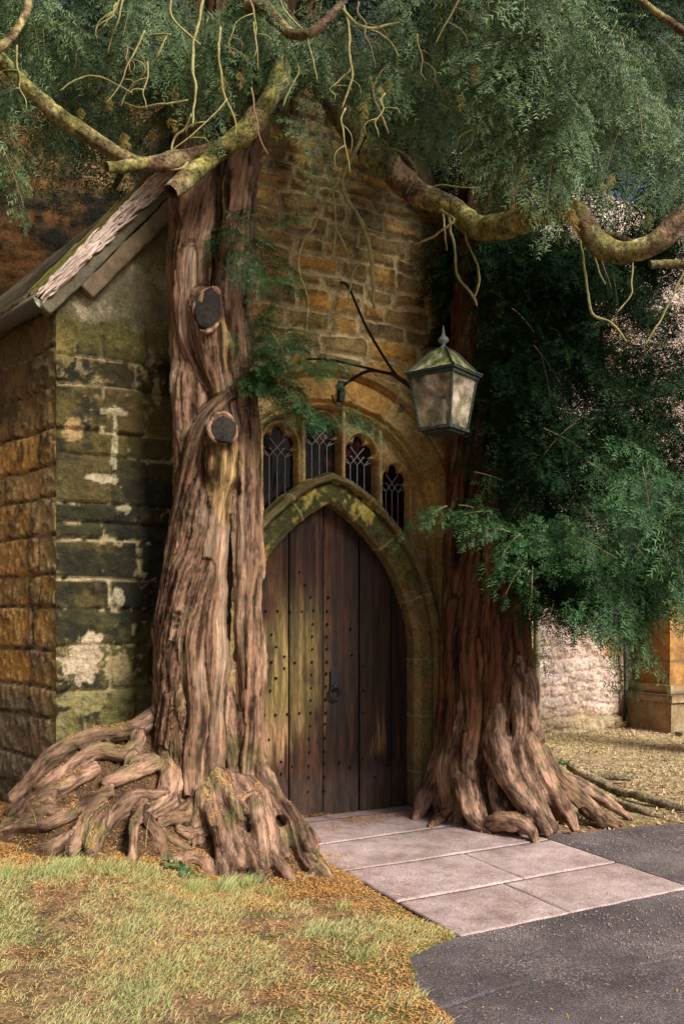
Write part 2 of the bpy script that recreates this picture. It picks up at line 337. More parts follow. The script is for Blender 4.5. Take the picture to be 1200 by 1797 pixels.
def front_wall():
    s = np.arange(SL, SR + .001, .011); z = np.arange(-.1, 6.1, .011); S, Z = np.meshgrid(s, z)
    rg = random.Random(3)
    lay1 = layout(-.1, 7, -1.3, 2.2, (.085, .165), (.17, .40), rg)
    lay2 = ([-.1, .42, .74, 1.06, 1.36, 1.60, 1.80, 2.06, 2.17, 2.30, 2.62, 2.78, 3.08, 3.26, 3.62, 4.0, 4.6], None)
    rows = []
    for k in range(16): rows.append(np.array([-2.4] + [-1.90 + x + rg.uniform(-.04, .04) for x in ([.33, .62, 1.1, 1.6] if k % 2 else [.52, .80, 1.3, 1.7])]))
    lay2 = (np.array(lay2[0]), rows)
    pier = S < -1.12
    rA, iA, jA = blocks(S, Z, lay1, .028, 11, 3.5); rB, iB, jB = blocks(S, Z, lay2, .012, 23, 2.5)
    r = np.where(pier, rB, rA); idn = np.where(pier, iB, iA); id2 = np.where(pier, jB, jA)
    P = np.stack([S, Z, S * 0], -1); n1 = fbm(P, 6, 5, 1); n2 = fbm(P, 25, 4, 2); n3 = fbm(P, 1.4, 4, 3); nb = fbm(P, 2.6, 4, 8)
    mw = np.where(pier, .005, .014) + .010 * fbm(P, 5, 2, 6)
    mort = 1 - ss(mw, mw + .012, r)
    # gable stones: olive-brown and ochre, wide buff pointing
    c1 = pal(idn, [(.16, .11, .045), (.30, .19, .065), (.20, .145, .06), (.42, .24, .065), (.14, .105, .045), (.54, .27, .06), (.20, .14, .05)])
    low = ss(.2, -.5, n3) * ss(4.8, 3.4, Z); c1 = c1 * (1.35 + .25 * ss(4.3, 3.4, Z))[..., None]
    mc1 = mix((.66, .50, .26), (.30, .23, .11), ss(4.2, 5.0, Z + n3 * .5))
    c1 = mix(c1, (.05, .045, .02), ss(.25, .6, n1) * .6)
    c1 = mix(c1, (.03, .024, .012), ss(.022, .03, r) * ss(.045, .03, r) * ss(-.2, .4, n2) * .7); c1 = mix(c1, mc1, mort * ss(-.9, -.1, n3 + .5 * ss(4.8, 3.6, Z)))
    # pier stones: dark moss and black algae, bare buff patches
    c2 = pal(idn, [(.028, .026, .008), (.085, .068, .016), (.018, .018, .007), (.17, .11, .028), (.040, .038, .012), (.12, .09, .02)])
    c2 = mix(c2, (.24, .16, .05), ss(.25, .6, n1 * .6 + n2 * .6) * .7); c2 = mix(c2, (.10, .085, .025), ss(.1, .5, n3) * .6)
    c2 = mix(c2, (.012, .012, .006), ss(-.15, .3, fbm(P, 3, 5, 12, .65)) * .85); c2 = mix(c2, (.42, .33, .17), mort * ss(-.05, .25, nb + .6 * n2)); c2 = mix(c2, (.40, .31, .16), ss(.55, .68, n2 * .7 + n1 * .5) * .6); c2 = c2 * .72
    ez = ss(3.45, 3.62, Z + .06 * n1); c2 = mix(c2, mix((.20, .17, .085), (.34, .29, .18), ss(-.1, .4, n1)), ez)
    rim = ss(3.28, 3.42, Z + .05 * n1) * (1 - ez); c2 = mix(c2, (.14, .12, .03), rim * .8)
    def patch(cs, cz, rs, rz, k=1.0):
        q = np.hypot((S - cs) / rs, (Z - cz) / rz) + .5 * n1 + .5 * n2; return ss(1.0, .8, q) * k
    for (cs, cz, rs, rz, c, k) in [(-1.74, 1.26, .17, .17, (.50, .38, .24), 1), (-1.50, 1.22, .12, .10, (.36, .27, .13), 1), (-1.70, 1.0, .22, .10, (.26, .21, .08), .9), (-1.42, 1.0, .2, .12, (.17, .15, .05), .9),
                                   (-1.72, 3.56, .06, .12, (.48, .39, .24), 1), (-1.60, 3.62, .09, .07, (.46, .38, .22), 1), (-1.78, 2.80, .07, .08, (.40, .26, .11), 1), (-1.86, 3.3, .10, .14, (.26, .20, .06), .8), (-1.4, 3.7, .25, .2, (.26, .23, .13), .8),
                                   (-1.28, 3.30, .05, .10, (.34, .28, .16), 1), (-1.24, 3.12, .03, .12, (.30, .25, .14), 1), (-1.52, 2.70, .02, .22, (.40, .34, .20), 1), (-1.56, 2.92, .12, .025, (.42, .35, .2), 1), (-1.60, 2.47, .10, .025, (.44, .36, .22), 1),
                                   (-1.5, 1.68, .05, .06, (.38, .32, .2), 1), (-1.46, 2.28, .06, .03, (.36, .3, .17), 1), (-1.82, .8, .1, .2, (.26, .2, .08), .8), (-1.55, .75, .25, .2, (.15, .14, .04), .8)]:
        c2 = mix(c2, np.array(c) * .82, patch(cs, cz, rs, rz, k))
    # green stain running up the lower stones
    C = np.where(pier[..., None], c2, c1)
    d = -.024 * mort + .014 * n1 + .011 * n2 + (id2 - .5) * np.where(pier, .006, .022)
    d = np.where(pier & (Z > 3.5), .008 * n1 + .006 * n2, d)
    keep = (outer_dist(S, Z) > .10) & (Z < gable_z(S) + .02)
    zc = np.minimum(Z, gable_z(S))
    V = F(S, d, zc).reshape(-1, 3); Q = grid_quads(*S.shape, keep)
    V, Q, (C,) = compact(V, Q, [C.reshape(-1, 3)])
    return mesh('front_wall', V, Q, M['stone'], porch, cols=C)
front_wall()

# left side wall: runs back from the front corner
CL = F(SL, 0, 0)[:2]; WD = np.array([-.69, .724])
def side_wall():
    t = np.arange(0, 3.2, .014); z = np.arange(-.1, 3.75, .012); T, Z = np.meshgrid(t, z)
    rg = random.Random(9); lay = layout(-.1, 4, -1, 3.6, (.20, .30), (.34, .68), rg)
    lay = (lay[0], [np.concatenate([[-1], [0 + rg.uniform(.22, .5)], x[x > .8]]) for x in lay[1]])
    r, idn, id2 = blocks(T, Z, lay, .016, 31, 2.5); P = np.stack([T, Z, T * 0 + 4], -1)
    n1 = fbm(P, 6, 5, 41); n2 = fbm(P, 24, 4, 42); n3 = fbm(P, 1.3, 4, 43)
    mort = 1 - ss(.006, .018, r)
    c = pal(idn, [(.52, .30, .10), (.66, .39, .12), (.40, .26, .11), (.78, .42, .12), (.56, .38, .17), (.50, .24, .07)])
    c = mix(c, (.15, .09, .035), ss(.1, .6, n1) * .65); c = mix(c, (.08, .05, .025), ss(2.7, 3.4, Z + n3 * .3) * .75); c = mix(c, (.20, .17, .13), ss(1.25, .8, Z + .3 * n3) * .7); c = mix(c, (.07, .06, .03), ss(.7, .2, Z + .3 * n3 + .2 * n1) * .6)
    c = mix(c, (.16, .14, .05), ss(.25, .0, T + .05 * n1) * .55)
    c = mix(c, (.42, .33, .24), ss(.35, .7, n1) * ss(1.8, 1.2, Z) * .5)
    c = mix(c, (.09, .055, .03), ss(.15, .5, n2 * .8 + n1 * .4) * .7); c = mix(c, (.36, .26, .15), mort * .7); c = mix(c, (.04, .028, .015), mort * ss(-.1, .2, n2) * .85)
    d = -.022 * mort + .012 * n1 + .012 * n2 + (id2 - .5) * .012; d = d * ss(0, .02, T)
    on = np.array([-WD[1], WD[0]])
    X = CL[0] + WD[0] * T + on[0] * d; Y = CL[1] + WD[1] * T + on[1] * d
    V = np.stack([X, Y, Z], -1).reshape(-1, 3)
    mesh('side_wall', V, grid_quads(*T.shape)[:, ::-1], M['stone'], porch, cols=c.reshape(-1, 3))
side_wall()
# right return wall of the porch
def side_right():
    t = np.arange(0, 3.0, .03); z = np.arange(-.1, 3.7, .02); T, Z = np.meshgrid(t, z); rg = random.Random(5)
    r, idn, id2 = blocks(T, Z, layout(-.1, 4, -1, 3.4, (.2, .3), (.3, .6), rg), .016, 37, 2.5)
    P = np.stack([T, Z, T * 0 + 9], -1); n1 = fbm(P, 6, 4, 44)
    c = pal(idn, [(.30, .17, .055), (.42, .22, .06), (.26, .16, .07)]); c = mix(c, (.15, .1, .05), ss(.1, .6, n1) * .6); c = mix(c, (.35, .27, .15), (1 - ss(.008, .018, r)))
    V = F(SR + .004 * n1, -T, Z).reshape(-1, 3)
    mesh('side_wall', V, grid_quads(*T.shape), M['stone'], porch, cols=c.reshape(-1, 3))
side_right()

# swept mouldings
def sweep(name, path, prof, blk, base_cols, mossy, seed, mat, parent=None, joints=True):
    path = np.asarray(path); Tn = np.gradient(path, axis=0); Tn /= np.linalg.norm(Tn, axis=1)[:, None]
    Nn = np.stack([Tn[:, 1], -Tn[:, 0]], -1)
    L = np.concatenate([[0], np.cumsum(np.linalg.norm(np.diff(path, axis=0), axis=1))])
    n = int(L[-1] / .012); l = np.linspace(0, L[-1], n)
    px_ = np.interp(l, L, path[:, 0]); pz_ = np.interp(l, L, path[:, 1]); nx = np.interp(l, L, Nn[:, 0]); nz = np.interp(l, L, Nn[:, 1])
    prof = np.array(prof, float); pl = np.concatenate([[0], np.cumsum(np.linalg.norm(np.diff(prof, axis=0), axis=1))])
    m = max(8, int(pl[-1] / .012)); q = np.unique(np.concatenate([np.linspace(0, pl[-1], m), pl])); po = np.interp(q, pl, prof[:, 0]); pd = np.interp(q, pl, prof[:, 1])
    S = px_[:, None] + nx[:, None] * po[None]; Z = pz_[:, None] + nz[:, None] * po[None]; D = np.broadcast_to(pd[None], S.shape)
    P = np.stack([S, Z, D], -1); n1 = fbm(P, 8, 5, seed); n2 = fbm(P, 30, 4, seed + 1); n3 = fbm(P, 2.5, 3, seed + 2)
    LL = np.broadcast_to(l[:, None], S.shape) + n1 * .006
    k = np.clip(np.searchsorted(blk, LL), 0, len(blk) - 1); k0 = np.clip(k - 1, 0, len(blk) - 1)
    dj = np.minimum(np.abs(LL - blk[k]), np.abs(LL - blk[k0])); j = 1 - ss(.004, .010, dj)
    idn = _h(k.astype(np.int64), k.astype(np.int64) * 0, np.int64(seed), 1)
    c = pal(idn, base_cols); c = mossy(c, S, Z, D, n1, n2, n3)
    c = mix(c, (.38, .31, .17), j * .85)
    disp = -.006 * j + .006 * n1 + .004 * n2
    flat = np.broadcast_to((np.abs(np.gradient(po)) >= np.abs(np.gradient(pd)))[None], S.shape)
    D2 = D + np.where(flat, disp, 0); S2 = S + np.where(flat, 0, disp) * nx[:, None]; Z2 = Z + np.where(flat, 0, disp) * nz[:, None]
    return mesh(name, F(S2, D2, Z2).reshape(-1, 3), grid_quads(*S.shape), mat, parent, cols=c.reshape(-1, 3))
dp = door_path()
Ld = np.concatenate([[0], np.cumsum(np.linalg.norm(np.diff(dp, axis=0), axis=1))])[-1]
def m_door(c, S, Z, D, n1, n2, n3):
    face = ss(-.12, -.02, D)
    top = ss(1.5, 2.0, Z)
    c2 = mix(mix((.055, .058, .014), (.46, .36, .08), ss(-.05, .4, n1 + .6 * n2)), (.05, .055, .018), ss(.1, .5, n3) * .8)
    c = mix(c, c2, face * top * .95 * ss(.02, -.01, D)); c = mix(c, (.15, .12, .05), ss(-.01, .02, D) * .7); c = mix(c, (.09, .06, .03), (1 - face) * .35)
    c = mix(c, (.22, .21, .10), ss(1.4, 1.0, Z) * face * .6 * ss(-.3, .3, n1)); return c
blkd = np.array([0, .35, .8, 1.25, 1.72, 2.20, 2.52, 3.02, 3.45, 3.9, 4.3, 4.8, 5.2, 6]) ; blkd = blkd[blkd < Ld + .3]
sweep('door_arch', dp, [(.01, -.26), (.005, -.15), (0, -.065), (.012, -.05), (.035, -.035), (.045, -.03), (.145, -.028), (.153, -.045), (.165, -.045), (.172, .01), (.185, .028), (.205, .03), (.212, .014), (.220, .014), (.232, -.02), (.24, -.09)],
      blkd, [(.22, .15, .06), (.30, .20, .08), (.18, .13, .06)], m_door, 61, M['arch'], porch)
to = np.linspace(0, math.pi, 90)
op = np.concatenate([np.stack([np.full(40, ACX + RO), np.linspace(-.05, ZO, 40, endpoint=False)], -1), np.stack([ACX + RO * np.cos(to), ZO + RO * np.sin(to)], -1), np.stack([np.full(40, ACX - RO), np.linspace(ZO, -.05, 41)[1:]], -1)])
def m_out(c, S, Z, D, n1, n2, n3):
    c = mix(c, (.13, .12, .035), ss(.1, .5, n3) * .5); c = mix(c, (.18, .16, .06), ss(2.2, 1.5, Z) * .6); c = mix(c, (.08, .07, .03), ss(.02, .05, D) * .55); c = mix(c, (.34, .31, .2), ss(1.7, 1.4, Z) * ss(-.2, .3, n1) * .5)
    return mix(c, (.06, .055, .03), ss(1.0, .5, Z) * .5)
blko = np.array([0, .4, .8, 1.15, 1.55, 1.9, 2.27, 2.78, 3.27, 3.66, 4.05, 4.55, 5.1, 5.5, 5.9, 6.4, 6.9, 7.4])
sweep('outer_arch', op, [(-.01, -.22), (-.005, -.10), (.0, -.045), (.012, -.03), (.03, -.032), (.04, .0), (.05, .012), (.205, .014), (.212, -.004), (.222, -.004), (.232, .035), (.25, .062), (.285, .065), (.30, .05), (.312, -.02)],
      blko, [(.50, .28, .08), (.62, .42, .17), (.46, .24, .06), (.58, .32, .09), (.36, .25, .09)], m_out, 71, M['arch'], porch)
# tracery panel with five cusped lights
WC = [(-.60, 2.60, .115), (-.275, 2.785, .128), (.078, 2.90, .130), (.41, 2.775, .125), (.728, 2.585, .112)]     # centre, springing height, half width
def light_sdf(S, Z, c, zs, hw):
    x = np.abs(S - c); t = Z - zs
    body = np.where(t > -.03, np.hypot(x, (t + .03) * 1.6) - hw, x - hw); body = np.where(t > .012, 9, body)
    lo = np.hypot(x - hw * .62, t - .068) - hw * .34; hi = np.hypot(x * 1.35, t - .125) - hw * .44; neck = np.maximum(x - hw * .30, np.abs(t - .07) - .06)
    return np.minimum(np.minimum(body, lo), np.minimum(hi, neck))
def panel():
    s = np.arange(ACX - RO, ACX + RO + .001, .006); z = np.arange(1.7, 3.16, .006); S, Z = np.meshgrid(s, z)
    sd_ = np.full(S.shape, 9.); hood = np.full(S.shape, 9.); rib = np.full(S.shape, 9.)
    for (c, zs, hw) in WC:
        sd_ = np.minimum(sd_, light_sdf(S, Z, c, zs, hw))
        x = np.abs(S - c); h = np.where(Z > zs + .02, np.hypot(x, (Z - zs - .02) * .80) - (hw + .024), x - hw - .024); hood = np.minimum(hood, np.abs(h))
    for c in (-.437, -.098, .244, .572): rib = np.minimum(rib, np.abs(S - c))
    P = np.stack([S, Z, S * 0 + 3], -1); n1 = fbm(P, 9, 4, 81); n2 = fbm(P, 35, 3, 82); n3 = fbm(P, 2, 3, 83)
    d = -.125 + .0 * S
    d = d + .040 * (1 - ss(.004, .02, hood)) ; d = np.maximum(d, -.125 + .062 * (1 - ss(.010, .024, rib)))
    d = d - .055 * (1 - ss(.0, .020, sd_)) + .003 * n1 + .002 * n2
    d = np.where(sd_ < .004, -.185, d)
    c = mix((.42, .25, .08), (.56, .38, .16), ss(-.3, .4, n1)); c = mix(c, (.15, .105, .04), ss(.1, .5, n3) * .6); c = mix(c, (.20, .13, .06), (1 - ss(.0, .02, sd_)) * .35)
    c = mix(c, (.50, .40, .22), (1 - ss(.0, .012, rib)) * .4)
    keep = (outer_dist(S, Z) < .03) & (door_dist(S, Z) > .22) & (sd_ > -.004)
    V, Q, (C,) = compact(F(S, d, Z).reshape(-1, 3), grid_quads(*S.shape, keep), [c.reshape(-1, 3)])
    mesh('tracery', V, Q, M['arch'], porch, cols=C)
panel()
for (c, zs, hw) in WC:
    x = np.linspace(c - hw - .03, c + hw + .03, 12); S, Z = np.meshgrid(x, np.linspace(0, 1, 14)); xr = np.abs(x - ACX) + RD - HWD; zlo = ZSP + np.sqrt(np.maximum(0, (RD + .13) ** 2 - xr ** 2)); Z = zlo[None] + (zs + .20 - zlo[None]) * Z
    g = mesh('window', F(S, -.165 + .002 * fbm(np.stack([S, Z, Z], -1), 9, 2, 5), Z).reshape(-1, 3), grid_quads(*S.shape), M['wglass'], porch)
    mb = MB(); lines = []; q = hw * .5
    for k in (-1, 0, 1): lines.append([(c + k * q, zs - .7), (c + k * q, zs - .04)])
    lines += [[(c - 2 * q, zs - .01), (c - q * 1.5, zs - .025), (c - q, zs - .04)], [(c + 2 * q, zs - .01), (c + q * 1.5, zs - .025), (c + q, zs - .04)]]
    for k in (-1, 0, 1):
        lines.append([(c + k * q, zs - .04), (c + k * q + q, zs + .03), (c + k * q + 2 * q, zs + .10)][:2 if k > -1 else 3])
        lines.append([(c + k * q, zs - .04), (c + k * q - q, zs + .03), (c + k * q - 2 * q, zs + .10)][:2 if k < 1 else 3])
    for l in lines:
        P = np.array(l); Pq = F(P[:, 0], -.159, P[:, 1]); C_ = cr(Pq, .03)
        Pm = np.stack([(C_[:, :2] - O) @ U, C_[:, 2]], -1); ok = door_dist(Pm[:, 0], Pm[:, 1]) > .17
        if ok.sum() > 1: mb.add(*tube(C_[ok], .0042, 5))
    mb.build('lead_lattice', M['lead'], g, True)

# ------------------------------------------------------------------ the door
door_e = bpy.data.objects.new('door', None); door_e.location = tuple(F(ACX, -.18, 0)); col.objects.link(door_e); door_e.parent = porch; door_e.matrix_parent_inverse = pm_inv(porch)
edges = [-.68, -.165, .125, .445, .745, .94]
for k in range(5):
    a, b = edges[k] + .0035, edges[k + 1] - .0035
    s = np.linspace(a, b, int((b - a) / .008)); z = np.arange(.012, 2.48, .010); S, Z = np.meshgrid(s, z)
    P = np.stack([S, Z, S * 0 + k * 3.3], -1); gr = fbm(P * [30, 1.6, 1], 1, 5, 90 + k); g2 = fbm(P * [9, .9, 1], 1, 4, 95 + k); n1 = fbm(P, 3, 4, 97)
    d = -.18 + [.0, .004, -.006, .003, -.002][k] + .0022 * gr
    e = np.minimum(S - a, b - S); d = d - .012 * (1 - ss(0, .009, e))
    green = ss(.30, -.2, S) * ss(.45, .9, Z) * ss(1.95, 1.35, Z)
    c = mix((.030, .012, .006), (.095, .036, .015), ss(-.4, .4, gr + .5 * g2)); c = c * (.85 - .5 * ss(.2, .55, S))[..., None]; c = mix(c, mix((.11, .075, .022), (.21, .145, .045), ss(-.4, .4, gr)), green * ss(-.5, .25, n1 + g2 * .4 + .25))  # planks darken toward the right: tree shade put into the wood colour
    c = mix(c, (.36, .21, .10), ss(.15, .55, g2 + .25 * gr) * ss(.95, .62, Z) * ss(.38, .55, Z) * .85)
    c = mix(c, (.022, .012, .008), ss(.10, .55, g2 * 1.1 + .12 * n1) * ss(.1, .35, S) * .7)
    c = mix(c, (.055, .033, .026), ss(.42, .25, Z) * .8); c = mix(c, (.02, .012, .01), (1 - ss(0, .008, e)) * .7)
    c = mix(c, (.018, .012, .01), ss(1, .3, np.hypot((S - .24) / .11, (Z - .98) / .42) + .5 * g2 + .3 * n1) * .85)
    keep = door_dist(S, Z) < .05
    V, Q, (C,) = compact(F(S, d, Z).reshape(-1, 3), grid_quads(*S.shape, keep), [c.reshape(-1, 3)])
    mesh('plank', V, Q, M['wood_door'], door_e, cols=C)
mb = MB(); mb.box8(np.concatenate([F([-.62, .9, .9, -.62], [-.30, -.30, -.21, -.21], 0.0), F([-.62, .9, .9, -.62], [-.30, -.30, -.21, -.21], 1.6)]))
mb.build('backing_board', M['cut'], door_e)
STUDS = [(128,615),(185,615),(245,617),(302,617),(358,613),(355,678),(155,728),(352,738),(425,738),(130,790),(178,788),(352,800),(425,797),(155,862),(218,835),(218,892),(268,865),(350,862),(425,860),(128,940),(177,940),(348,923),(422,917),(150,1000),(345,987),(420,980),(345,1047),(420,1043),(120,1120),(175,1118),(233,1114),(290,1110),(345,1108),(342,1172),(415,1162),(143,1238),(338,1235),(203,1345),(255,1368),(338,1300),(412,1296),(412,1353),(335,1365),(485,1350),(597,1332),(537,1372),(203,1405),(335,1422),(412,1418),(332,1490),(410,1487),(578,1268),(713,1365),(318,488),(345,548),(290,425),(545,828),(432,548),(427,615),(427,678),(420,1108),(415,1230),(540,700),(600,1000),(600,1110),(600,880),(660,1330),(655,1420)]
for q, (x, y) in enumerate(STUDS):
    s, z = unF(420 + x * .36166, 850 + y * .36166, -.18)
    if door_dist(s, z) > -.04: continue
    th = np.linspace(0, 2 * np.pi, 8, endpoint=False); V = []; rr0 = .0105 * random.uniform(.85, 1.15)
    for (rr, dd) in ((1.0, -.004), (.95, .006), (.6, .013)): V += [F(s + rr0 * rr * math.cos(t), -.175 + dd, z + rr0 * rr * math.sin(t)) for t in th]
    V.append(F(s, -.160, z)); Q = [[r * 8 + i, r * 8 + (i + 1) % 8, (r + 1) * 8 + (i + 1) % 8, (r + 1) * 8 + i] for r in range(2) for i in range(8)] + [[16 + i, 16 + (i + 1) % 8, 24, 24] for i in range(8)]
    mb = MB(); mb.add(V, Q); mb.build('stud', M['stud'], door_e, True)
mb = MB(); s, z = unF(586, 1205, -.18)
t = np.linspace(0, 2 * np.pi, 20)[:-1]; mb.add(*tube(F(s + .05 * np.cos(t), -.158, z - .05 + .05 * np.sin(t)), .008, 6))
mb.add(*tube(F([s, s], [-.18, -.150], [z, z]), .022, 8)); mb.build('ring_handle', M['iron'], door_e, True)
# lock plate
mb = MB(); mb.box8(np.concatenate([F([s - .035, s + .035, s + .035, s - .035], [-.179, -.179, -.168, -.168], z - .02), F([s - .035, s + .035, s + .035, s - .035], [-.179, -.179, -.168, -.168], z + .12)])); mb.build('lock_plate', M['iron'], door_e)
# threshold stone
V, Q = None, None
mb = MB(); mb.box8(np.concatenate([F([-.66, .90, .90, -.66], [-.23, -.23, .02, .02], -.05), F([-.66, .90, .90, -.66], [-.23, -.23, .02, .02], .010)])); mb.build('threshold', M['flag'], porch)

# ------------------------------------------------------------------ porch roof, coping, gutter, eroded slate verge
def prism(name, A, B, w_, h_, mat, up=None, seed=0, rough=.012, parent=porch):
    """a worn stone bar from A to B, w_ across the wall (outwards), h_ square to its length in the wall plane"""
    A, B = np.array(A), np.array(B); T = B - A; L = np.linalg.norm(T); T = T / L; o = np.array([N[0], N[1], 0]); hdir = np.cross(T, o); hdir *= np.sign(hdir[2] + 1e-6)
    n = int(L / .02); t = np.linspace(0, L, n); ring = []
    m = 5
    for (a, b) in ([(-.5 + i / m, -.5) for i in range(m)] + [(.5, -.5 + i / m) for i in range(m)] + [(.5 - i / m, .5) for i in range(m)] + [(-.5, .5 - i / m) for i in range(m)]): ring.append((a, b))
    ring = np.array(ring); Vx = A + T * t[:, None, None] + o * (ring[:, 0] * w_)[None, :, None] + hdir * (ring[:, 1] * h_)[None, :, None]
    nn = fbm(Vx, 7, 4, seed); Vx = Vx + hdir * (nn * rough)[..., None] + o * (fbm(Vx, 9, 3, seed + 3) * rough)[..., None]
    k = len(ring); i = np.arange(n - 1)[:, None] * k; j = np.arange(k)[None]; Q = np.stack([i + j, i + (j + 1) % k, i + k + (j + 1) % k, i + k + j], -1).reshape(-1, 4)
    V = np.concatenate([Vx.reshape(-1, 3), [Vx[0].mean(0)], [Vx[-1].mean(0)]]); jj = np.arange(k)
    Q = np.concatenate([Q, np.stack([np.full(k, n * k), (jj + 1) % k, jj, jj], -1), np.stack([np.full(k, n * k + 1), (n - 1) * k + jj, (n - 1) * k + (jj + 1) % k, (n - 1) * k + (jj + 1) % k], -1)])
    mb = MB(); mb.add(V, Q); return mb.build(name, mat, parent, True)
def gz(s, off=0): return ZE + (s - SL) * PITCH + off
APX = (SL + SR) / 2
prism('coping', F(-1.72, .03, gz(-1.72, -.17)), F(-.1, .03, gz(-.1, -.17)), .10, .10, M['coping'], seed=3)
prism('verge_board', F(-1.98, .03, gz(-1.98, -.02)), F(APX, .03, gz(APX, -.02)), .10, .08, M['slate'], seed=5)
prism('coping', F(SR + .1, .05, gz(SL - .1, -.03)), F(APX, .05, gz(APX, -.03)), .14, .14, M['coping'], seed=4)
# weathered broken ends of the stone slates along the left verge: long split slivers
mb = MB(); rg = random.Random(12)
Td = np.array([*(U * 1), PITCH]); Td = Td / np.linalg.norm(Td); hd = np.array([*(-U * PITCH), 1.0]); hd /= np.linalg.norm(hd); od = np.array([*N, 0])
for i in range(900):
    t = rg.uniform(0, 1) ; s0 = -2.02 + t * 1.05; a = rg.uniform(-.035, .05) * (.75 + .5 * t) ; wdt = rg.uniform(.03, .12)
    p = F(s0, .085 + rg.uniform(-.03, .03), gz(s0, .075)) + hd * a; L = rg.uniform(.05, .17); r = rg.uniform(.004, .009)
    dirv = Td + hd * rg.uniform(-.16, .10) + od * rg.uniform(-.02, .14); dirv /= np.linalg.norm(dirv)
    P_ = p + np.outer(np.linspace(0, 1, 4), dirv) * L + hd * rg.uniform(-.008, .008) * np.array([0, 1, 1, 0])[:, None]
    mb.add(*tube(P_, np.array([.5, 1, .9, .15]) * r, 5))
M['sliver'] = simple('split_slate_edge', (.62, .48, .40), .85, nscale=30, amp=.45, bd=.004)
mb.build('slate_edge', M['sliver'], porch, False)
mb = MB()
for i in range(260):
    t = rg.uniform(0, 1); s0 = -2.02 + t * 1.05; p = F(s0, .06 + rg.uniform(-.04, .0), gz(s0, .075)) + hd * rg.uniform(.045, .085); L = rg.uniform(.08, .25)
    P_ = p + np.outer(np.linspace(0, 1, 5), Td + hd * rg.uniform(-.05, .08) + od * rg.uniform(-.06, .03)) * L
    mb.add(*tube(P_, rg.uniform(.002, .004), 4))
M['mossy_twig'] = simple('mossy_twig', (.17, .15, .03), .9, nscale=60)
mb.build('moss_fringe', M['mossy_twig'], porch, False)
# roof slope on the left: rows of stone slates running back to the church
def roof(side):
    rows = []
    a = np.arange(-.12, 2.35, .03) ; t = np.arange(0, 3.0, .03); A, T = np.meshgrid(a, t)
    s = np.where(side < 0, SL + A, SR - A); z = ZE + A * PITCH + .10
    P = np.stack([A, T, A * 0], -1); rowh = .16
    q = A / rowh; fr = q - np.floor(q); z = z + .085 * T * np.clip(A + .3, 0, 1) + .022 * (1 - fr) + .012 * fbm(P, 5, 4, 13)
    # the eaves follow the splayed side wall
    bx = np.where(side < 0, 1, 0) * T * .22 * 1.0
    V = F(s - bx * (1 if side < 0 else 0) * (2.0 - np.clip(A, 0, 2)) / 2 * 1.0, -T + .05, z)
    c = mix((.26, .21, .14), (.38, .32, .21), ss(-.4, .4, fbm(P, 9, 4, 14))); c = mix(c, (.10, .09, .03), ss(.0, .5, fbm(P, 2.2, 3, 15)) * .6); c = mix(c, (.05, .04, .03), ss(.9, 1.0, fr) * .6)
    mesh('roof', V.reshape(-1, 3), grid_quads(*A.shape), M['stone'], porch, cols=c.reshape(-1, 3))
roof(-1); roof(1)
# half-round gutter along the left eaves
t = np.linspace(-.02, 3.0, 60); on = np.array([-WD[1], WD[0]])
ang = np.linspace(math.pi, 2 * math.pi, 9); ga = []
for k, (rr) in enumerate((.062, .054)):
    for aa in (ang if k == 0 else ang[::-1]): ga.append((rr * math.cos(aa), rr * math.sin(aa)))
ga = np.array(ga); oc = -.10
V = np.stack([CL[0] + WD[0] * t[:, None] + on[0] * (oc * -1 * -1 + ga[None, :, 0]), CL[1] + WD[1] * t[:, None] + on[1] * (oc + ga[None, :, 0]), 3.60 + 0 * t[:, None] + ga[None, :, 1]], -1)
on = -on if (on @ (np.array([0, 0]) - CL)) < 0 else on
OUTL = on
V = np.stack([CL[0] + WD[0] * t[:, None] + OUTL[0] * (.10 + ga[None, :, 0]), CL[1] + WD[1] * t[:, None] + OUTL[1] * (.10 + ga[None, :, 0]), 3.575 + 0 * t[:, None] + ga[None, :, 1]], -1)
k = len(ga); i = np.arange(len(t) - 1)[:, None] * k; j = np.arange(k)[None]; Q = np.stack([i + j, i + (j + 1) % k, i + k + (j + 1) % k, i + k + j], -1).reshape(-1, 4)
gut = mesh('gutter', V.reshape(-1, 3), Q, M['gutter'], porch)
e = V[0]; ec = np.concatenate([e[:9], [e[:9].mean(0) + [0, 0, .02]]]); mb = MB(); fwd = np.array([-WD[0], -WD[1], 0]) * .012
mb.add(np.concatenate([ec + fwd * .3, ec + fwd]), [[i, (i + 1) % 9 if i < 8 else 0, 9, 9] for i in range(8)] + [[10 + i, 10 + i + 1, 19, 19] for i in range(8)] + [[i, i + 1, 11 + i, 10 + i] for i in range(8)] + [[8, 0, 10, 18]])
mb.build('end_cap', M['gutter_end'], gut)

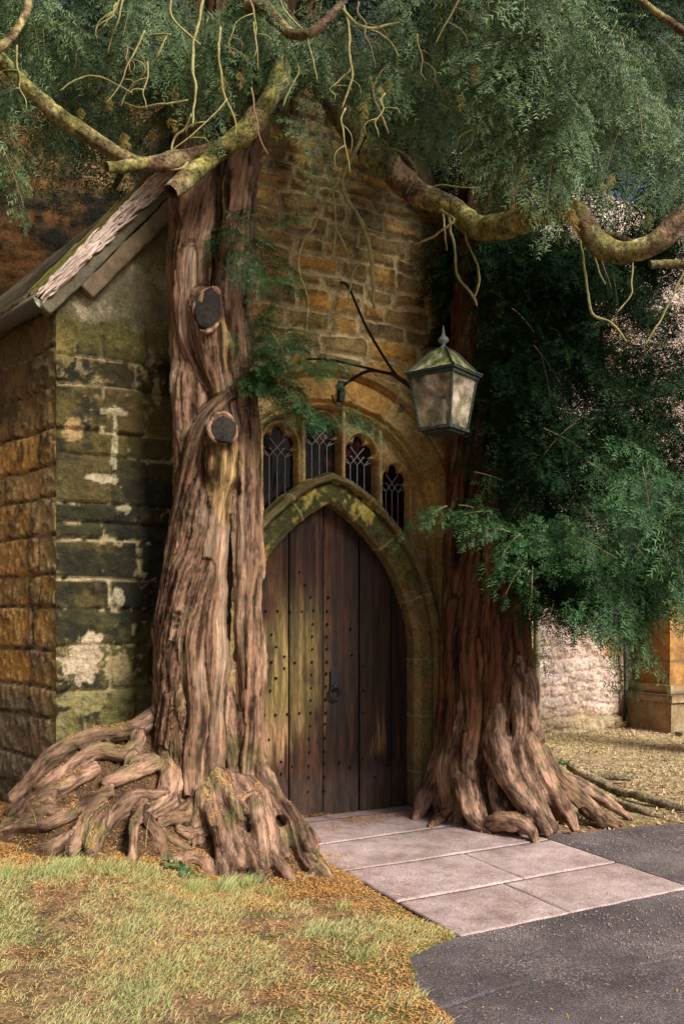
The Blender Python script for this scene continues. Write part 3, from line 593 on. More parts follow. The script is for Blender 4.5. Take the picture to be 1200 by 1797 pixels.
# ================================================================== THE CHURCH WALL BEHIND
church = thing('church_wall', tuple(F(5.3, -2.9, 0)), 'pale pinkish rubble church wall with an orange buttress, behind the right yew', 'church')
def church_wall():
    s = np.concatenate([np.arange(-6, 4.0, .04), np.arange(4.0, 6.3, .016), np.arange(6.3, 12, .06)]); z = np.concatenate([np.arange(-.1, 4.2, .018), np.arange(4.2, 7.2, .03)]); S, Z = np.meshgrid(s, z)
    rg = random.Random(21); r, idn, id2 = blocks(S, Z, layout(-.1, 7.4, -6.5, 12.5, (.10, .2), (.2, .45), rg), .05, 51, 2.2)
    P = np.stack([S, Z, S * 0 + 7], -1); n1 = fbm(P, 5, 5, 52); n2 = fbm(P, 18, 4, 53); n3 = fbm(P, 1.2, 4, 54)
    mort = 1 - ss(.01, .03, r)
    c = mix((.58, .42, .37), (.76, .62, .55), ss(-.4, .4, n1)); c = mix(c, (.40, .27, .19), ss(.1, .55, n3) * .6); c = mix(c, pal(idn, [(.40, .28, .2), (.55, .42, .34), (.5, .3, .16)]), .35)
    c = mix(c, (.25, .17, .12), mort * ss(.0, .4, n2) * .6)
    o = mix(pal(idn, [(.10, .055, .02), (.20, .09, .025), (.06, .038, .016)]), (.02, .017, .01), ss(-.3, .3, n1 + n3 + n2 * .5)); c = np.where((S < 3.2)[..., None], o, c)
    q = ((np.abs(S - 5.90) < .16) & (np.abs(Z - 1.12) < .15)); c = np.where(q[..., None], (.50, .24, .09), c)
    c = mix(c, (.45, .28, .12), ss(.3, .5, n3) * ss(2.6, 3.0, Z) * .45)
    c = mix(c, (.30, .22, .10), ss(.35, .12, Z + .05 * n1) * .8)
    d = -2.9 + .035 * n1 + .02 * n2 - .02 * mort + np.where(Z < .16, .05, 0)
    V = F(S, d, Z).reshape(-1, 3); mesh('rubble_wall', V, grid_quads(*S.shape), M['stone_pale'], church, cols=c.reshape(-1, 3))
church_wall()
def box_st(name, s0, s1, d0, d1, z0, z1, c0, c1, parent, seed, step=.03, mat='stone'):
    # a dressed block: five faces as grids
    V = []; Q = []; C = []; n = 0
    def face(fn, la, lb):
        nonlocal n
        a = np.linspace(0, 1, max(2, int(la / step))); b = np.linspace(0, 1, max(2, int(lb / step))); A, B = np.meshgrid(a, b); p = fn(A, B).reshape(-1, 3)
        V.append(p); Q.append(grid_quads(*A.shape) + n); n += len(p)
    face(lambda A, B: F(s0 + (s1 - s0) * A, d1, z0 + (z1 - z0) * B), s1 - s0, z1 - z0)
    face(lambda A, B: F(s0, d0 + (d1 - d0) * A, z0 + (z1 - z0) * B), d1 - d0, z1 - z0)
    face(lambda A, B: F(s1, d1 + (d0 - d1) * A, z0 + (z1 - z0) * B), d1 - d0, z1 - z0)
    face(lambda A, B: F(s0 + (s1 - s0) * A, d1 + (d0 - d1) * B, z1), s1 - s0, d1 - d0)
    V = np.concatenate(V); nn = fbm(V, 4, 5, seed); V = V + np.stack([nn, fbm(V, 4, 4, seed + 1), 0 * nn], -1) * .006
    c = mix(c0, c1, ss(-.4, .4, nn)); c = mix(c, (.18, .13, .07), ss(.2, .7, fbm(V, 1.5, 4, seed + 2)) * .7)
    zj = np.abs(((V[:, 2] + 10) % .42) - .21) > .202; c = np.where(zj[:, None], np.array((.14, .09, .05)), c)
    return mesh(name, V, np.concatenate(Q), M[mat], parent, cols=c)
bt = box_st('buttress', 6.22, 6.95, -2.86, -2.25, .62, 3.0, (.24, .12, .035), (.42, .22, .06), church, 5)
box_st('buttress_base', 6.10, 7.05, -2.86, -2.12, 0, .40, (.26, .18, .09), (.36, .26, .15), bt, 7)
box_st('base_moulding', 6.07, 7.08, -2.86, -2.08, .405, .50, (.30, .20, .10), (.42, .3, .18), bt, 8)
box_st('base_moulding', 6.15, 7.0, -2.86, -2.18, .505, .618, (.26, .17, .08), (.38, .27, .15), bt, 9)
# pale dressed corner strip and thin cable
mb = MB(); mb.add(*tube(F([6.93, 6.94, 6.93], [-2.22, -2.21, -2.22], [.62, 2.5, 4.5]), .035, 8)); mb.build('corner_roll', M['gutter_end'], bt, True)
mb = MB(); mb.add(*tube(F([6.02, 6.03, 6.01, 6.03], [-2.84, -2.84, -2.83, -2.84], [.1, .5, 1.0, 2.4]), .018, 6)); mb.build('cable', M['iron'], church, True)
# rain pipe on the porch corner
mb = MB(); pb = W(941, 1290, 7.6); pb[2] = -.02; mb.add(*tube(np.array([pb, pb + [0, 0, 1.5], pb + [.0, 0, 3.4]]), .030, 14))
pp = mb.build('drainpipe', M['pipe'], porch, True)
for hz in (.75, 2.3):
    mb = MB(); mb.add(*tube(np.array([pb + [0, 0, hz], pb + [0, 0, hz + .06]]), .037, 14)); mb.build('pipe_collar', M['pipe'], pp, True)

# ================================================================== YEW TREES
def resolve(L):
    out = []
    for (px, py, D, r) in L: out.append([*W(px, py, D), r / FP * D])
    return np.array(out)
def resz(L):
    out = []
    for (px, py, z, r) in L:
        a = np.interp(py, [1256, 1300, 1350, 1400, 1450, 1500, 1545], [5.66, 5.52, 5.37, 5.22, 5.07, 4.92, 4.80]) + max(0, 95 - px) / 95 * .35; b = np.interp(py, [1256, 1360, 1400, 1450, 1500, 1556], [5.7, 5.62, 5.45, 5.33, 5.24, 5.1])
        D = a + (b - a) * ss(230, 350, px); out.append([*W(px, py, D), r / FP * D])
    return np.array(out)
LT = []   # strands of the left tree: (kind, points)
LT.append(('trunk', resolve([(345,1460,5.62,86),(338,1410,5.68,76),(335,1330,5.72,64),(334,1250,5.72,63),(334,1150,5.72,61),(342,1050,5.72,58),(357,950,5.72,52),(362,880,5.72,46),(358,800,5.72,38),(345,720,5.72,36),(338,640,5.72,34),(334,560,5.72,32),(332,480,5.7,30),(338,400,5.7,32),(348,320,5.7,36),(352,240,5.7,38),(352,160,5.7,38),(360,60,5.7,36),(370,-60,5.7,34),(380,-200,5.7,30),(390,-400,5.7,24)])))
LT.append(('trunk', resolve([(440,1385,5.60,25),(442,1300,5.60,23),(440,1200,5.60,23),(440,1100,5.62,23),(438,1000,5.64,22),(433,900,5.68,22),(430,820,5.7,24),(424,720,5.74,28),(412,620,5.74,32),(405,520,5.74,36),(408,420,5.74,38),(412,330,5.72,38),(422,250,5.7,36),(446,180,5.7,34),(470,110,5.7,30),(490,30,5.65,26),(500,-80,5.6,24)])))
LT.append(('trunk', resolve([(398,1510,5.38,22),(386,1440,5.5,30),(366,1380,5.62,32),(370,1300,5.60,28),(372,1200,5.58,26),(373,1100,5.6,24),(378,1000,5.6,20),(384,900,5.6,21),(388,820,5.58,29),(388,765,5.55,30),(386,742,5.53,27)])))          # ends in the lower sawn stub
LT.append(('trunk', resolve([(276,1440,5.42,14),(288,1390,5.55,24),(300,1330,5.66,30),(292,1240,5.64,22),(292,1150,5.66,20),(300,1050,5.66,20),(312,960,5.66,20),(326,880,5.66,20),(338,810,5.62,20),(352,750,5.6,18),(378,712,5.6,16),(400,690,5.62,15)])))
LT.append(('trunk', resolve([(405,760,5.66,20),(392,700,5.64,22),(378,640,5.60,25),(370,590,5.58,30),(364,552,5.60,31),(362,525,5.64,28)])))                             # ends in the upper sawn stub
LT.append(('trunk', resolve([(400,700,5.66,16),(370,665,5.62,18),(345,620,5.61,18),(330,560,5.61,17),(326,500,5.61,17),(332,450,5.62,16),(345,400,5.66,14)])))
LT.append(('trunk', resolve([(354,1490,5.34,16),(350,1430,5.42,24),(345,1340,5.5,26),(350,1250,5.5,22),(340,1150,5.52,20),(350,1060,5.55,18),(375,960,5.58,14)])))
LT.append(('trunk', resolve([(318,1500,5.38,14),(324,1440,5.46,24),(330,1380,5.54,28),(318,1280,5.54,20),(310,1180,5.56,16),(322,1080,5.56,16),(335,990,5.58,12)])))
for L in [[(275,1256,.9,24),(236,1278,.85,22),(170,1292,.75,20),(118,1311,.62,18),(82,1336,.5,18),(50,1372,.35,17),(20,1402,.2,14)],
          [(247,1290,.8,16),(228,1322,.68,18),(176,1320,.64,18),(132,1346,.5,17),(90,1374,.38,16),(50,1402,.25,14),(10,1425,.16,10)],
          [(275,1335,.62,20),(238,1352,.55,21),(205,1368,.46,18),(180,1380,.40,12)],
          [(245,1300,.75,12),(232,1325,.68,14),(222,1345,.6,10)],
          [(175,1345,.52,15),(130,1372,.42,17),(90,1396,.32,16),(50,1424,.22,14),(10,1446,.13,12)],
          [(200,1388,.42,13),(155,1405,.34,15),(118,1430,.25,14),(82,1450,.2,14),(30,1462,.14,13),(-40,1478,.08,12)],
          [(120,1420,.26,11),(70,1432,.22,12),(25,1448,.17,12),(-40,1460,.1,12)],
          [(310,1400,.46,18),(270,1400,.44,17),(234,1404,.42,18),(208,1424,.34,17),(188,1446,.26,14),(180,1462,.2,10)],
          [(250,1410,.40,16),(242,1432,.32,15),(236,1467,.17,13),(229,1514,.01,11)],
          [(250,1410,.40,16),(258,1434,.32,14),(276,1462,.19,13),(288,1490,.09,13),(288,1524,-.02,10)],
          [(190,1410,.35,14),(156,1434,.27,15),(138,1462,.17,15),(121,1502,.02,13)],
          [(192,1418,.32,16),(178,1444,.24,21),(172,1470,.14,22),(163,1500,.02,16)],
          [(150,1450,.2,12),(110,1480,.1,15),(66,1502,.05,16),(26,1530,-.02,12)],
          [(60,1490,.06,10),(15,1505,.05,13),(-40,1515,.02,13)],
          [(40,1465,.12,10),(22,1476,.1,12),(0,1484,.07,10)],
          [(160,1495,.04,9),(182,1508,.03,9),(208,1522,-.01,7)],
          [(96,1400,.3,12),(60,1415,.24,12),(20,1432,.17,10)],
          [(296,1290,.70,18),(294,1340,.58,22),(298,1385,.45,25),(290,1415,.36,22),(262,1430,.28,14)],
          [(345,1405,.42,22),(330,1424,.36,17),(298,1440,.30,14),(280,1450,.25,9)],
          [(380,1440,.30,18),(350,1462,.22,15),(322,1460,.22,13),(305,1452,.24,9)],
          [(285,1458,.22,9),(305,1476,.17,12),(332,1490,.12,11),(360,1498,.09,9)],
          [(295,1512,.06,12),(322,1506,.08,15),(350,1504,.07,18),(366,1524,.02,17),(374,1552,-.02,13)]]:
    LT.append(('root', resz(L)))
for L in [[(352,1210,5.60,10),(358,1290,5.60,24),(362,1360,5.60,36),(372,1385,5.5,38),(382,1415,5.40,38),(402,1460,5.30,38),(412,1505,5.24,34),(416,1535,5.18,28)],
          [(402,1200,5.60,8),(410,1280,5.61,16),(420,1355,5.62,22),(440,1378,5.54,21),(455,1405,5.45,20),(467,1450,5.35,20),(480,1490,5.28,18),(495,1522,5.2,15),(513,1556,5.1,11),(507,1576,5.0,6)],
          [(436,1180,5.60,12),(438,1270,5.60,20),(442,1340,5.62,23),(458,1366,5.60,20),(480,1396,5.53,18),(502,1426,5.46,18),(520,1455,5.40,22),(530,1486,5.36,25),(548,1515,5.3,21),(575,1540,5.2,15),(592,1558,5.1,12),(610,1576,4.98,7)],
          [(528,1452,5.42,16),(545,1468,5.38,15),(554,1496,5.34,12),(556,1515,5.32,8)],
          [(558,1525,5.25,10),(545,1540,5.2,11),(528,1554,5.13,9)],
          [(492,1452,5.38,9),(500,1480,5.33,10),(500,1510,5.28,7)],
          [(425,1470,5.28,20),(440,1505,5.20,18),(455,1535,5.14,13),(478,1562,5.04,8)],
          [(395,1490,5.24,20),(398,1525,5.18,18),(402,1556,5.10,12)],
          [(445,1400,5.42,18),(452,1440,5.34,16),(460,1490,5.24,14),(462,1530,5.16,10)],
          [(360,1400,5.42,26),(355,1440,5.36,22),(345,1480,5.3,16)],[(425,1370,5.62,34),(440,1420,5.54,38),(460,1480,5.46,36)],[(478,1410,5.6,20),(505,1460,5.52,22),(530,1510,5.44,20)],[(300,1380,5.5,34),(310,1430,5.42,34),(330,1480,5.36,26)],
          [(240,1440,5.75,40),(330,1440,5.7,45),(400,1450,5.6,40)],[(150,1430,6.0,30),(200,1420,5.9,34)]]:
    LT.append(('root', resolve(L)))
RT = []
for L in [[(790,1450,6.72,30),(795,1370,6.75,31),(800,1280,6.75,31),(805,1180,6.75,28),(805,1080,6.75,28),(806,1000,6.75,27),(808,900,6.75,28),(815,780,6.75,32),(825,650,6.75,34),(832,500,6.75,34),(840,350,6.75,34),(850,200,6.7,32),(860,0,6.7,30),(865,-200,6.7,26)],
          [(840,1450,6.62,40),(846,1370,6.62,38),(848,1280,6.64,36),(848,1180,6.66,36),(846,1080,6.68,34),(842,980,6.7,32),(842,880,6.72,30),(846,760,6.72,30),(850,600,6.7,30)],
          [(900,1400,6.72,38),(900,1320,6.72,38),(900,1240,6.72,36),(892,1160,6.74,36),(884,1080,6.74,36),(874,980,6.76,34),(868,880,6.76,34),(866,760,6.76,36),(872,640,6.76,36),(880,480,6.76,34),(892,330,6.76,32),(905,150,6.75,30),(915,-50,6.7,26)],
          [(780,1420,6.55,14),(785,1330,6.58,16),(792,1250,6.6,14),(790,1150,6.6,12),(796,1050,6.6,10)],
          [(815,1420,6.46,20),(822,1330,6.48,20),(828,1240,6.5,18),(822,1140,6.52,16),(830,1040,6.55,14),(838,930,6.58,12)],
          [(868,1290,6.45,20),(866,1200,6.48,18),(858,1110,6.5,17),(862,1010,6.52,14),(858,900,6.55,12)],
          [(925,1200,6.6,14),(912,1120,6.6,17),(905,1050,6.62,15)]]:
    RT.append(('trunk', resolve(L)))
RT.append(('trunk', resolve([(852,1485,6.78,94),(850,1400,6.78,84),(850,1300,6.78,76),(848,1200,6.77,70),(846,1100,6.76,63),(846,950,6.76,52)])))
LT.append(('root', resolve([(372,1390,5.70,62),(385,1450,5.60,66),(400,1540,5.52,66)])))
for L in [[(862,1130,6.52,8),(866,1200,6.48,15),(868,1270,6.44,20),(868,1300,6.42,24),(880,1340,6.36,25),(897,1380,6.28,23),(915,1405,6.22,20),(938,1432,6.16,17),(968,1466,6.12,10)],
          [(908,1080,6.62,8),(916,1160,6.58,15),(922,1230,6.55,20),(924,1280,6.5,25),(936,1320,6.46,25),(956,1358,6.40,22),(983,1404,6.34,20),(1000,1435,6.30,18),(1012,1462,6.26,12)],
          [(902,1170,6.52,8),(908,1250,6.48,14),(915,1330,6.44,18),(928,1380,6.36,18),(948,1420,6.28,17),(975,1455,6.22,12)],
          [(940,1300,6.64,16),(960,1335,6.62,18),(992,1378,6.6,17),(1022,1408,6.58,16),(1058,1430,6.56,13),(1094,1448,6.5,7)],
          [(985,1365,6.75,14),(1025,1388,6.8,15),(1066,1408,6.8,13),(1108,1436,6.7,7)],
          [(1040,1425,6.56,12),(1065,1445,6.45,12),(1088,1456,6.4,6)],
          [(912,1150,6.6,16),(924,1190,6.58,20),(926,1240,6.54,22)],
          [(795,1350,6.66,22),(788,1395,6.62,18),(770,1435,6.56,13),(752,1460,6.36,7)],
          [(820,1190,6.54,10),(816,1270,6.52,18),(812,1340,6.5,24),(818,1400,6.42,22),(832,1440,6.34,18),(862,1458,6.26,12)],
          [(834,1340,6.48,9),(838,1410,6.42,13),(850,1448,6.32,14),(875,1442,6.22,17),(902,1440,6.14,19),(925,1450,6.07,17),(938,1466,6.02,13),(941,1482,5.97,8)],
          [(775,1320,6.8,20),(756,1370,6.78,17),(738,1412,6.72,14),(722,1444,6.6,8)],
          [(868,1240,6.48,8),(870,1310,6.45,14),(870,1370,6.42,18),(872,1410,6.34,16),(880,1440,6.25,12)]]:
    RT.append(('root', resolve(L)))
for L in [[(800,1380,6.72,34),(805,1430,6.7,40),(810,1470,6.68,44)],[(850,1390,6.6,36),(860,1440,6.5,38),(870,1470,6.42,30)],[(905,1370,6.6,34),(925,1420,6.5,34),(940,1465,6.42,28)],[(960,1390,6.72,24),(990,1430,6.68,24),(1010,1460,6.6,18)],[(765,1400,6.95,18),(745,1440,6.92,16)],[(1020,1415,6.75,14),(1050,1440,6.7,12)],[(880,1420,6.3,12),(900,1452,6.22,12),(918,1478,6.14,8)],[(955,1440,6.3,11),(985,1468,6.24,8)]]: RT.append(('root', resolve(L)))

def sinews(strands, seed):
    out = []; rg = np.random.default_rng(seed)
    for kind, P in strands:
        if kind == 'root': P = P.copy(); P[:, 3] *= .80
        out.append((kind, P, True))
        if len(P) > 24: continue
        Q = cr(P, .05); T, E1, E2 = frames(Q[:, :3])
        for k in range(3):
            n = len(Q); a0 = rg.uniform(0, 6.28); a = a0 + np.linspace(0, (rg.uniform(-2.0, 2.0) if kind == 'root' else rg.uniform(-.5, .9)) * (n * .05), n) + rg.normal(0, .3); i0 = int(rg.uniform(0, .4) * n); i1 = int(rg.uniform(.6, 1) * n)
            if i1 - i0 < 4: continue
            r0 = Q[:, 3]; f = rg.uniform(.28, .45) if kind == 'root' else rg.uniform(.11, .19)
            C = Q[:, :3] + (E1 * np.cos(a)[:, None] + E2 * np.sin(a)[:, None]) * (r0 * (1.05 - f * .25))[:, None]; rr = np.maximum(r0 * f, .012) * np.sin(np.linspace(.25, 2.9, n)) ** .5
            out.append((kind, np.concatenate([C, rr[:, None]], 1)[i0:i1:2], False))
    return out
def ell(px, py, D, rx, rz, tilt):
    p = W(px, py, D); nrm = Vector((tilt, -1, .35)).normalized(); qx = nrm.cross(Vector((0, 0, 1))).normalized(); qz = qx.cross(nrm)
    return p, np.array(nrm), -np.array(qx), np.array(qz)
STUBS = [(393, 753, 5.43, .078, .090, .30), (363, 540, 5.455, .080, .150, -.1)]
for st in STUBS:
    p, nv, qx, qz = ell(*st); a = np.linspace(-.5, 5.5, 26) + 1.2; rr = .015 + .007 * np.sin(a * 3 + st[0]) + .004 * np.sin(a * 7)
    LT.append(('trunk', np.concatenate([p + qx * (np.cos(a) * (st[3] + .012))[:, None] + qz * (np.sin(a) * (st[4] + .012))[:, None] - nv * .018, rr[:, None]], 1)))
def grow(strands, voxel, seed):
    strands = sinews(strands, seed)
    mb = MB(); C = []; Rr = []; T_ = []; E_ = []; G_ = []; S_ = []; K_ = []; acc = 0
    for i, (kind, P, main) in enumerate(strands):
        Q = cr(P, .035); Q[:, 3] = np.maximum(Q[:, 3] * (1 if kind == 'root' else .95), .01); rj = fbm(Q[:, :3] + i * 3, 4, 2, seed)
        jit = np.stack([fbm(Q[:, :3] + i * 5 + k * 11, 5 if kind == 'root' else 2.5, 2, seed + k) for k in range(3)], -1) * (.018 if kind == 'root' else .012)
        Q[:, :3] += jit * (np.arange(len(Q)) > 2)[:, None]; Q[:, 3] *= 1 + .16 * rj
        V, F_ = tube(Q[:, :3], Q[:, 3], 14); mb.add(V, F_)
        if not main: continue
        t, e1, e2 = frames(Q[:, :3]); L = np.concatenate([[0], np.cumsum(np.linalg.norm(np.diff(Q[:, :3], axis=0), axis=1))]) + i * 7.3
        tw = L * (.7 if kind == 'trunk' else .8); c_, s_ = np.cos(tw)[:, None], np.sin(tw)[:, None]; e1, e2 = e1 * c_ + e2 * s_, e2 * c_ - e1 * s_
        C.append(Q[:, :3]); Rr.append(Q[:, 3]); T_.append(t); E_.append(e1); G_.append(e2); S_.append(L); K_.append(np.full(len(Q), kind == 'root'))
    o = mb.build('tmp', None); md = o.modifiers.new('r', 'REMESH'); md.mode = 'VOXEL'; md.voxel_size = voxel; md.adaptivity = 0
    sm = o.modifiers.new('s', 'SMOOTH'); sm.factor = .6; sm.iterations = 9
    me = o.evaluated_get(bpy.context.evaluated_depsgraph_get()).to_mesh(); n = len(me.vertices)
    V = np.empty(n * 3, np.float32); me.vertices.foreach_get('co', V); V = V.reshape(-1, 3).astype(float)
    nn = np.empty(n * 3, np.float32); me.vertices.foreach_get('normal', nn); Nn = nn.reshape(-1, 3).astype(float)
    q = np.empty(len(me.loops), np.int32); me.loops.foreach_get('vertex_index', q); Fq = q.reshape(-1, 4); bpy.data.objects.remove(o)
    C, Rr, T_, E_, G_, S_, K_ = [np.concatenate(x) for x in (C, Rr, T_, E_, G_, S_, K_)]
    idx = np.empty(n, int)
    for a in range(0, n, 20000):
        dd = np.sqrt(np.maximum(0, (V[a:a + 20000] ** 2).sum(1)[:, None] + (C ** 2).sum(1)[None] - 2 * V[a:a + 20000] @ C.T)) - Rr[None]; idx[a:a + 20000] = dd.argmin(1)
    dv = V - C[idx]; flow = np.stack([(dv * E_[idx]).sum(1), (dv * G_[idx]).sum(1), S_[idx] + (dv * T_[idx]).sum(1)], -1)
    return V, Nn, Fq, flow, K_[idx], Rr[idx]
def bare_mask(V, spots, seed):
    m = np.zeros(len(V)); nz = fbm(V, 9, 4, seed)
    for (px, py, D, rx, rz) in spots:
        p = W(px, py, D); q = np.hypot((V[:, 0] - p[0]) / rx, (V[:, 2] - p[2]) / rz) + .30 * nz; m = np.maximum(m, ss(1.05, .8, q) * (V[:, 1] < D + .12))
    return m
def yew_tree(strands, seed, voxel, label, base, pal_t, pal_r, bare=(), dark_above=99.):
    t = thing('yew_tree', base, label, 'tree', 'old yews flanking the porch door')
    V, Nn, Q, fl, isr, rad = grow(strands, voxel, seed)
    g1 = ridged(fl * [1, 1, .08], 17, 3, seed + 1); g2 = ridged(fl * [1, 1, .09], 42, 2, seed + 2); lump = fbm(V, 7, 3, seed + 3); fine = fbm(fl * [1, 1, .3], 90, 2, seed + 4)
    bm_ = bare_mask(V, bare, seed + 5) if len(bare) else np.zeros(len(V))
    sc = np.clip(rad / .12, .35, 1); g0 = ridged(fl * [1, 1, .11], 8, 2, seed + 6)
    amp = np.where(isr, .55, 1.0) * (1 - .7 * bm_)
    V = V + Nn * ((.013 * g1 + .009 * g2 + .005 * fine) * amp * sc + .012 * lump * sc + np.where(isr, .012, .024) * g0 * sc * (1 - bm_))[:, None]
    k = ss(-.25, .55, g1 * .5 + g2 * .5 + fine * .3 + g0 * .2); pt = mix(pal_t[0], pal_t[1], k); pt = mix(pt, pal_t[2], ss(.15, .6, fbm(fl * [1, 1, .2], 12, 3, seed + 8)) * .6)
    pr = mix(pal_r[0], pal_r[1], ss(-.5, .5, g1 * .4 + lump * .6 + .3 * fine)); pr = mix(pr, pal_r[2], ss(.0, .5, fbm(V, 5, 4, seed + 9)) * .6)
    zb = np.where(isr, 1, ss(.75, .45, V[:, 2])); c = mix(pt, pr, zb * .8)
    up = np.clip(Nn[:, 2], 0, 1); mo = ss(.25, .6, fbm(V, 9, 5, seed + 10) + .25 * up) * np.where(isr, .5, .30); c = mix(c, (.085, .085, .02), mo)
    c = mix(c, mix((.06, .03, .012), (.38, .24, .10), ss(-.35, .45, fbm(fl * [1, 1, .25], 22, 4, seed + 11))), bm_)
    for name, sel in (('trunk', ~isr), ('roots', isr)):
        f = sel[Q].sum(1) >= (3 if name == 'trunk' else 2)
        if name == 'roots': f = ~(( ~isr)[Q].sum(1) >= 3)
        V2, Q2, (c2, f2) = compact(V, Q[f], [c, fl])
        mesh(name, V2, Q2, M['bark' if name == 'trunk' else 'rootbark'], t, attrs={'flow': f2}, cols=c2)
    return t, (V, Q)
left, LM = yew_tree(LT, 100, .0115, 'twisted yew on the left of the door with sawn stubs and a heap of roots', tuple(W(360, 1480, 5.7) * [1, 1, 0]),
    [(.034, .015, .008), (.235, .130, .078), (.37, .25, .165)], [(.055, .026, .015), (.31, .180, .118), (.19, .115, .055)],
    bare=[(384, 825, 5.5, .14, .20), (394, 880, 5.5, .06, .18), (394, 600, 5.55, .05, .22)])
right, RM = yew_tree(RT, 200, .0125, 'massive dark reddish yew trunk standing to the right of the door', tuple(W(850, 1440, 6.7) * [1, 1, 0]),
    [(.022, .008, .005), (.15, .060, .028), (.26, .13, .07)], [(.05, .022, .013), (.36, .22, .15), (.30, .18, .10)])
# sawn faces of the two stubs
def cut_face(px, py, D, rx, rz, tilt, parent):
    p = W(px, py, D); rs = 24; nrm = Vector((tilt, -1, .35)).normalized(); qx = nrm.cross(Vector((0, 0, 1))).normalized(); qz = qx.cross(nrm); V = []; rings = 7
    for k in range(rings + 1):
        for j in range(rs):
            a = 2 * math.pi * j / rs; f = k / rings * (1 + .07 * math.sin(3 * a + px) + .04 * math.sin(5 * a)); q = np.array(-qx) * math.cos(a) * rx * f + np.array(qz) * math.sin(a) * rz * f
            V.append(p + q + np.array(nrm) * (.004 - .012 * (k / rings) ** 3) + np.array(nrm) * .004 * fbm(np.array([q * 1.0]), 30, 2, 3)[0])
    V += [v - np.array(nrm) * .03 for v in V[-rs:]]
    Q = [[k * rs + j, k * rs + (j + 1) % rs, (k + 1) * rs + (j + 1) % rs, (k + 1) * rs + j] for k in range(rings + 1) for j in range(rs)]
    mb = MB(); mb.add(V, Q); tag(mb.build('sawn_stub_face', M['cut'], parent, True), 'dark sealed sawn face')
for st in STUBS: cut_face(*st, left)

# limbs with moss
def limb(name, pts, parent, seed, mossy=.8, seg=18, z=None, brown=(.16, .09, .05), cutend=False):
    P = cr(resolve(pts), .03); P[:, :3] += np.stack([fbm(P[:, :3] + k * 9, 3.5, 3, seed + k) for k in range(3)], -1) * .012
    V, Q = tube(P[:, :3], P[:, 3] * (1 + .18 * fbm(P[:, :3], 5, 2, seed)), seg, .16, seed)
    n1 = fbm(V, 14, 4, seed + 4); n3 = fbm(V, 3, 3, seed + 5)
    c = mix(brown, (.34, .24, .13), ss(-.2, .5, n1)); c = mix(c, mix((.15, .15, .03), (.34, .30, .07), ss(-.3, .4, n1)), mossy * ss(-.5, .2, n3)); c = mix(c, (.45, .42, .30), ss(.45, .6, n1) * .5)
    me = mesh(name, V, np.array([q for q in Q]), M['moss_limb'], parent, cols=c); me.data.validate(); return me
limb('limb', [(-60,60,4.9,14),(0,105,4.95,13),(50,152,5.0,14),(100,200,5.05,14),(150,235,5.1,14),(200,268,5.15,13),(240,283,5.2,14),(290,285,5.25,15),(340,276,5.3,16),(385,262,5.28,16),(425,238,5.26,18),(455,205,5.24,18),(478,170,5.24,18),(495,130,5.26,17),(505,90,5.3,16),(508,40,5.35,16)], left, 301)
limb('limb', [(186,292,5.0,8),(215,294,5.08,10),(245,290,5.18,11),(275,287,5.25,10)], left, 302)
limb('limb', [(300,338,5.1,13),(318,322,5.15,15),(345,298,5.22,15),(375,275,5.3,14),(405,255,5.36,13)], left, 303)
limb('limb', [(640,258,5.9,22),(668,275,5.9,24),(695,305,5.88,22),(728,338,5.85,20),(765,352,5.8,19),(800,372,5.76,19),(832,398,5.6,20),(870,400,5.46,20),(915,388,5.3,20),(950,378,5.15,18),(985,372,5.0,17),(1008,370,4.9,19),(1028,400,4.84,20),(1058,436,4.8,21),(1100,446,4.76,20),(1145,430,4.7,20),(1180,400,4.66,20),(1230,360,4.6,20),(1290,330,4.55,19),(1380,300,4.5,17),(1480,250,4.45,14),(1580,170,4.4,9),(1640,90,4.4,4)], right, 304, .75)
limb('limb', [(640,258,5.92,20),(605,215,6.0,22),(580,170,6.1,24),(560,110,6.2,26),(540,20,6.3,26),(520,-100,6.3,24)], right, 305, .5)
limb('limb', [(1050,405,5.0,5),(1080,415,4.95,6),(1110,425,4.9,7),(1140,430,4.8,7)], right, 306, .4)
limb('limb', [(672,146,5.7,12),(700,135,5.75,14),(735,128,5.8,17),(775,112,5.9,20),(820,100,6.1,22),(850,90,6.4,24)], right, 307, .2)
limb('limb', [(430,6,5.0,12),(465,14,5.0,12),(488,40,4.98,11),(510,58,4.95,9),(545,58,4.9,8),(575,35,4.9,7),(600,5,4.9,6),(620,-30,4.9,5)], left, 308, .35)
limb('limb', [(1110,-12,4.6,5),(1150,20,4.6,6),(1180,42,4.6,7),(1230,75,4.6,8)], right, 309, .6)
limb('limb', [(-10,90,4.5,7),(25,60,4.55,7),(45,25,4.6,7),(60,-20,4.65,7)], left, 310, .3)
limb('limb', [(200,330,6.3,5),(260,220,6.2,8),(320,190,6.0,10),(370,150,5.9,12),(420,90,5.8,12)], left, 311, .9)
limb('limb', [(1140,465,5.6,7),(1175,462,5.6,8),(1220,465,5.6,10)], right, 312, .6)
